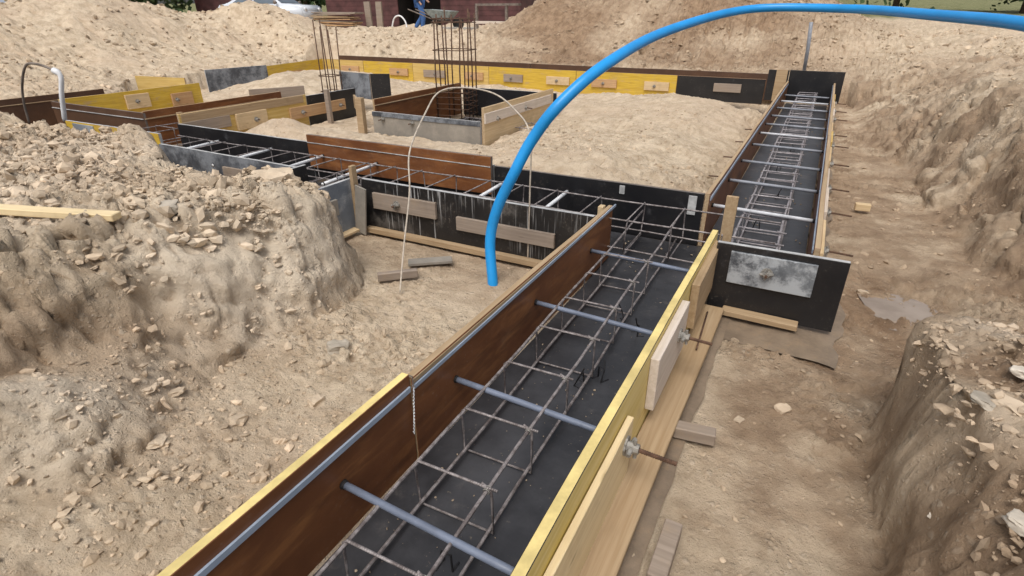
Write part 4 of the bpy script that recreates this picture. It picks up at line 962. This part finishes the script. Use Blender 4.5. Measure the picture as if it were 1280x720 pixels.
# cars
def car(loc, rz, paint, label, van=False):
    root = empty('parked_car', loc, rz, label, 'car')
    H = 1.95 if van else 1.45
    prof = [(-2.2,.35),(-2.22,.75),(-2.05,.98),(-1.15,1.02),(-.55,1.42),(.9,1.45),(1.7,1.05),(2.15,.98),(2.22,.6),(2.15,.32)] if not van else [(-2.5,.35),(-2.5,.95),(-2.1,1.12),(-1.5,1.25),(-1.0,1.85),(-.6,1.95),(2.3,1.95),(2.45,1.7),(2.5,.6),(2.45,.35)]
    wf = lambda z: .86 if z < 1.0 else .86-.20*(z-1.0)/(.9 if van else .45)
    bm = bmesh.new(); sides = []
    for s in (-1, 1): sides.append([bm.verts.new((x, s*wf(z), z)) for x, z in prof])
    bm.faces.new(sides[0]); bm.faces.new(sides[1][::-1]); n = len(prof)
    for i in range(n): bm.faces.new((sides[0][i], sides[1][i], sides[1][(i+1) % n], sides[0][(i+1) % n]))
    bmesh.ops.recalc_face_normals(bm, faces=bm.faces); bmesh.ops.bevel(bm, geom=list(bm.edges), offset=.06, segments=3, affect='EDGES')
    me = bpy.data.meshes.new('body'); bm.to_mesh(me); bm.free(); link('body', me, paint, root, smooth=True)
    def quad(name, P, mat): return MB().add(P, [(0,1,2,3)]).build(name, mat, root)
    if not van:
        quad('windscreen', [(-1.10,-.74,1.075),(-1.10,.74,1.075),(-.60,.64,1.41),(-.60,-.64,1.41)], M['glass'])
        quad('rear_window', [(1.62,-.7,1.10),(1.62,.7,1.10),(.98,.63,1.43),(.98,-.63,1.43)], M['glass'])
        for s in (-1, 1):
            quad('side_window', [(-.95,s*.862,1.06),(.25,s*.862,1.06),(.25,s*.70,1.37),(-.52,s*.70,1.37)], M['glass'])
            quad('side_window', [(.32,s*.862,1.06),(1.35,s*.862,1.06),(.9,s*.70,1.37),(.32,s*.70,1.37)], M['glass'])
    else:
        quad('windscreen', [(-1.50,-.72,1.30),(-1.50,.72,1.30),(-1.06,.64,1.80),(-1.06,-.64,1.80)], M['glass'])
        for s in (-1, 1): quad('side_window', [(-1.2,s*.83,1.3),(-.3,s*.83,1.3),(-.3,s*.72,1.75),(-.9,s*.72,1.75)], M['glass'])
    for s in (-1, 1):
        mb = MB(); mb.tube([(-.95, s*.88, 1.08), (-.95, s*1.02, 1.1)], [.03, .09], 8); mb.build('mirror', M['edge_dark'], root, True)
        mb = MB(); mb.tube([(-2.2 if not van else -2.5, s*.6, .78), (-2.08 if not van else -2.35, s*.6, .79)], .1, 10); mb.build('headlight', M['pipe_white'], root, True)
        for x in (-1.4, 1.4):
            mb = MB(); mb.tube([(x, s*.70, .32), (x, s*.88, .32)], .32, 20); wh = mb.build('wheel', M['rubber'], root)
            mb = MB(); mb.tube([(x, s*.86, .32), (x, s*.89, .32)], .2, 14); mb.build('rim', M['pipe_grey'], wh)
    return root
car((-23.6, 20.6, .72), R(195), M['car_white'], 'white car with pale windscreen parked left of the shed')
car((-22.5, 9.2, .30), R(62), M['car_blue'], 'pale blue-grey van parked behind the left spoil heap', True)

sh2 = empty('outbuilding', (-29.5, 21.0, .3), R(35), 'small dark brown outbuilding beyond the left spoil heap', 'outbuilding')
MB().box((0, 0, 0), (4.5, 3, 2.5)).build('wall', M['maroon'], sh2)
MB().add([(-.3,-.3,2.5),(4.8,-.3,2.5),(4.8,3.3,2.5),(-.3,3.3,2.5),(0,1.5,3.6),(4.5,1.5,3.6)], [(0,1,5,4),(2,3,4,5),(0,4,3),(1,2,5),(3,2,1,0)]).build('roof', M['edge_dark'], sh2)
# hedges / trees
def tree(x, y, h, wd_, label, n=2600, leaf=.16):
    z = gz(x, y); root = empty('tree', (x, y, z-.1), random.uniform(0, 6), label, 'tree', None)
    mb = MB(); mb.tube([(0, 0, 0), (.05, .02, h*.3), (.0, .1, h*.7)], [h*.03, h*.022, h*.008], 8)
    for k in range(7):
        a = k*2.4; z0 = h*(.2+.07*k); mb.tube([(0, 0, z0), (math.cos(a)*wd_*.3, math.sin(a)*wd_*.3, z0+h*.12), (math.cos(a)*wd_*.6, math.sin(a)*wd_*.6, z0+h*.2)], [h*.012, h*.008, h*.003], 6)
    mb.build('trunk', M['bark'], root, True)
    cl = rng.normal(size=(26, 3)); cl /= np.linalg.norm(cl, axis=1)[:, None]; cl *= rng.uniform(.3, .95, (26, 1)); cl = cl*np.array([wd_, wd_, h*.42])+np.array([0, 0, h*.55])
    c = cl[rng.integers(0, 26, n)]+rng.normal(size=(n, 3))*wd_*.16
    c[:, 2] = np.maximum(c[:, 2], .1)
    Rm = rand_rot(n); q = np.array([(-.5, -.3, 0), (.5, -.3, 0), (.5, .3, 0), (-.5, .3, 0)])*leaf
    P = np.einsum('nij,kj->nki', Rm, q)*rng.uniform(.5, 1.3, (n, 1, 1))+c[:, None]
    link('crown', mesh_from('crown', P.reshape(-1, 3).tolist(), [tuple(range(4*i, 4*i+4)) for i in range(n)]), M['leaf'], root)
tl = ['rounded dark tree at the back, %s' % s for s in ('first from the left', 'second from the left', 'third from the left', 'fourth from the left', 'fifth from the left', 'sixth from the left')]
for i, (x, y, h) in enumerate(((-30, 18.5, 4), (-31, 30, 5), (3, 46, 7), (9, 44, 6), (15, 42, 7), (21, 38, 6.5))):
    tree(x, y, h, h*.55, tl[i], 3000, .30)
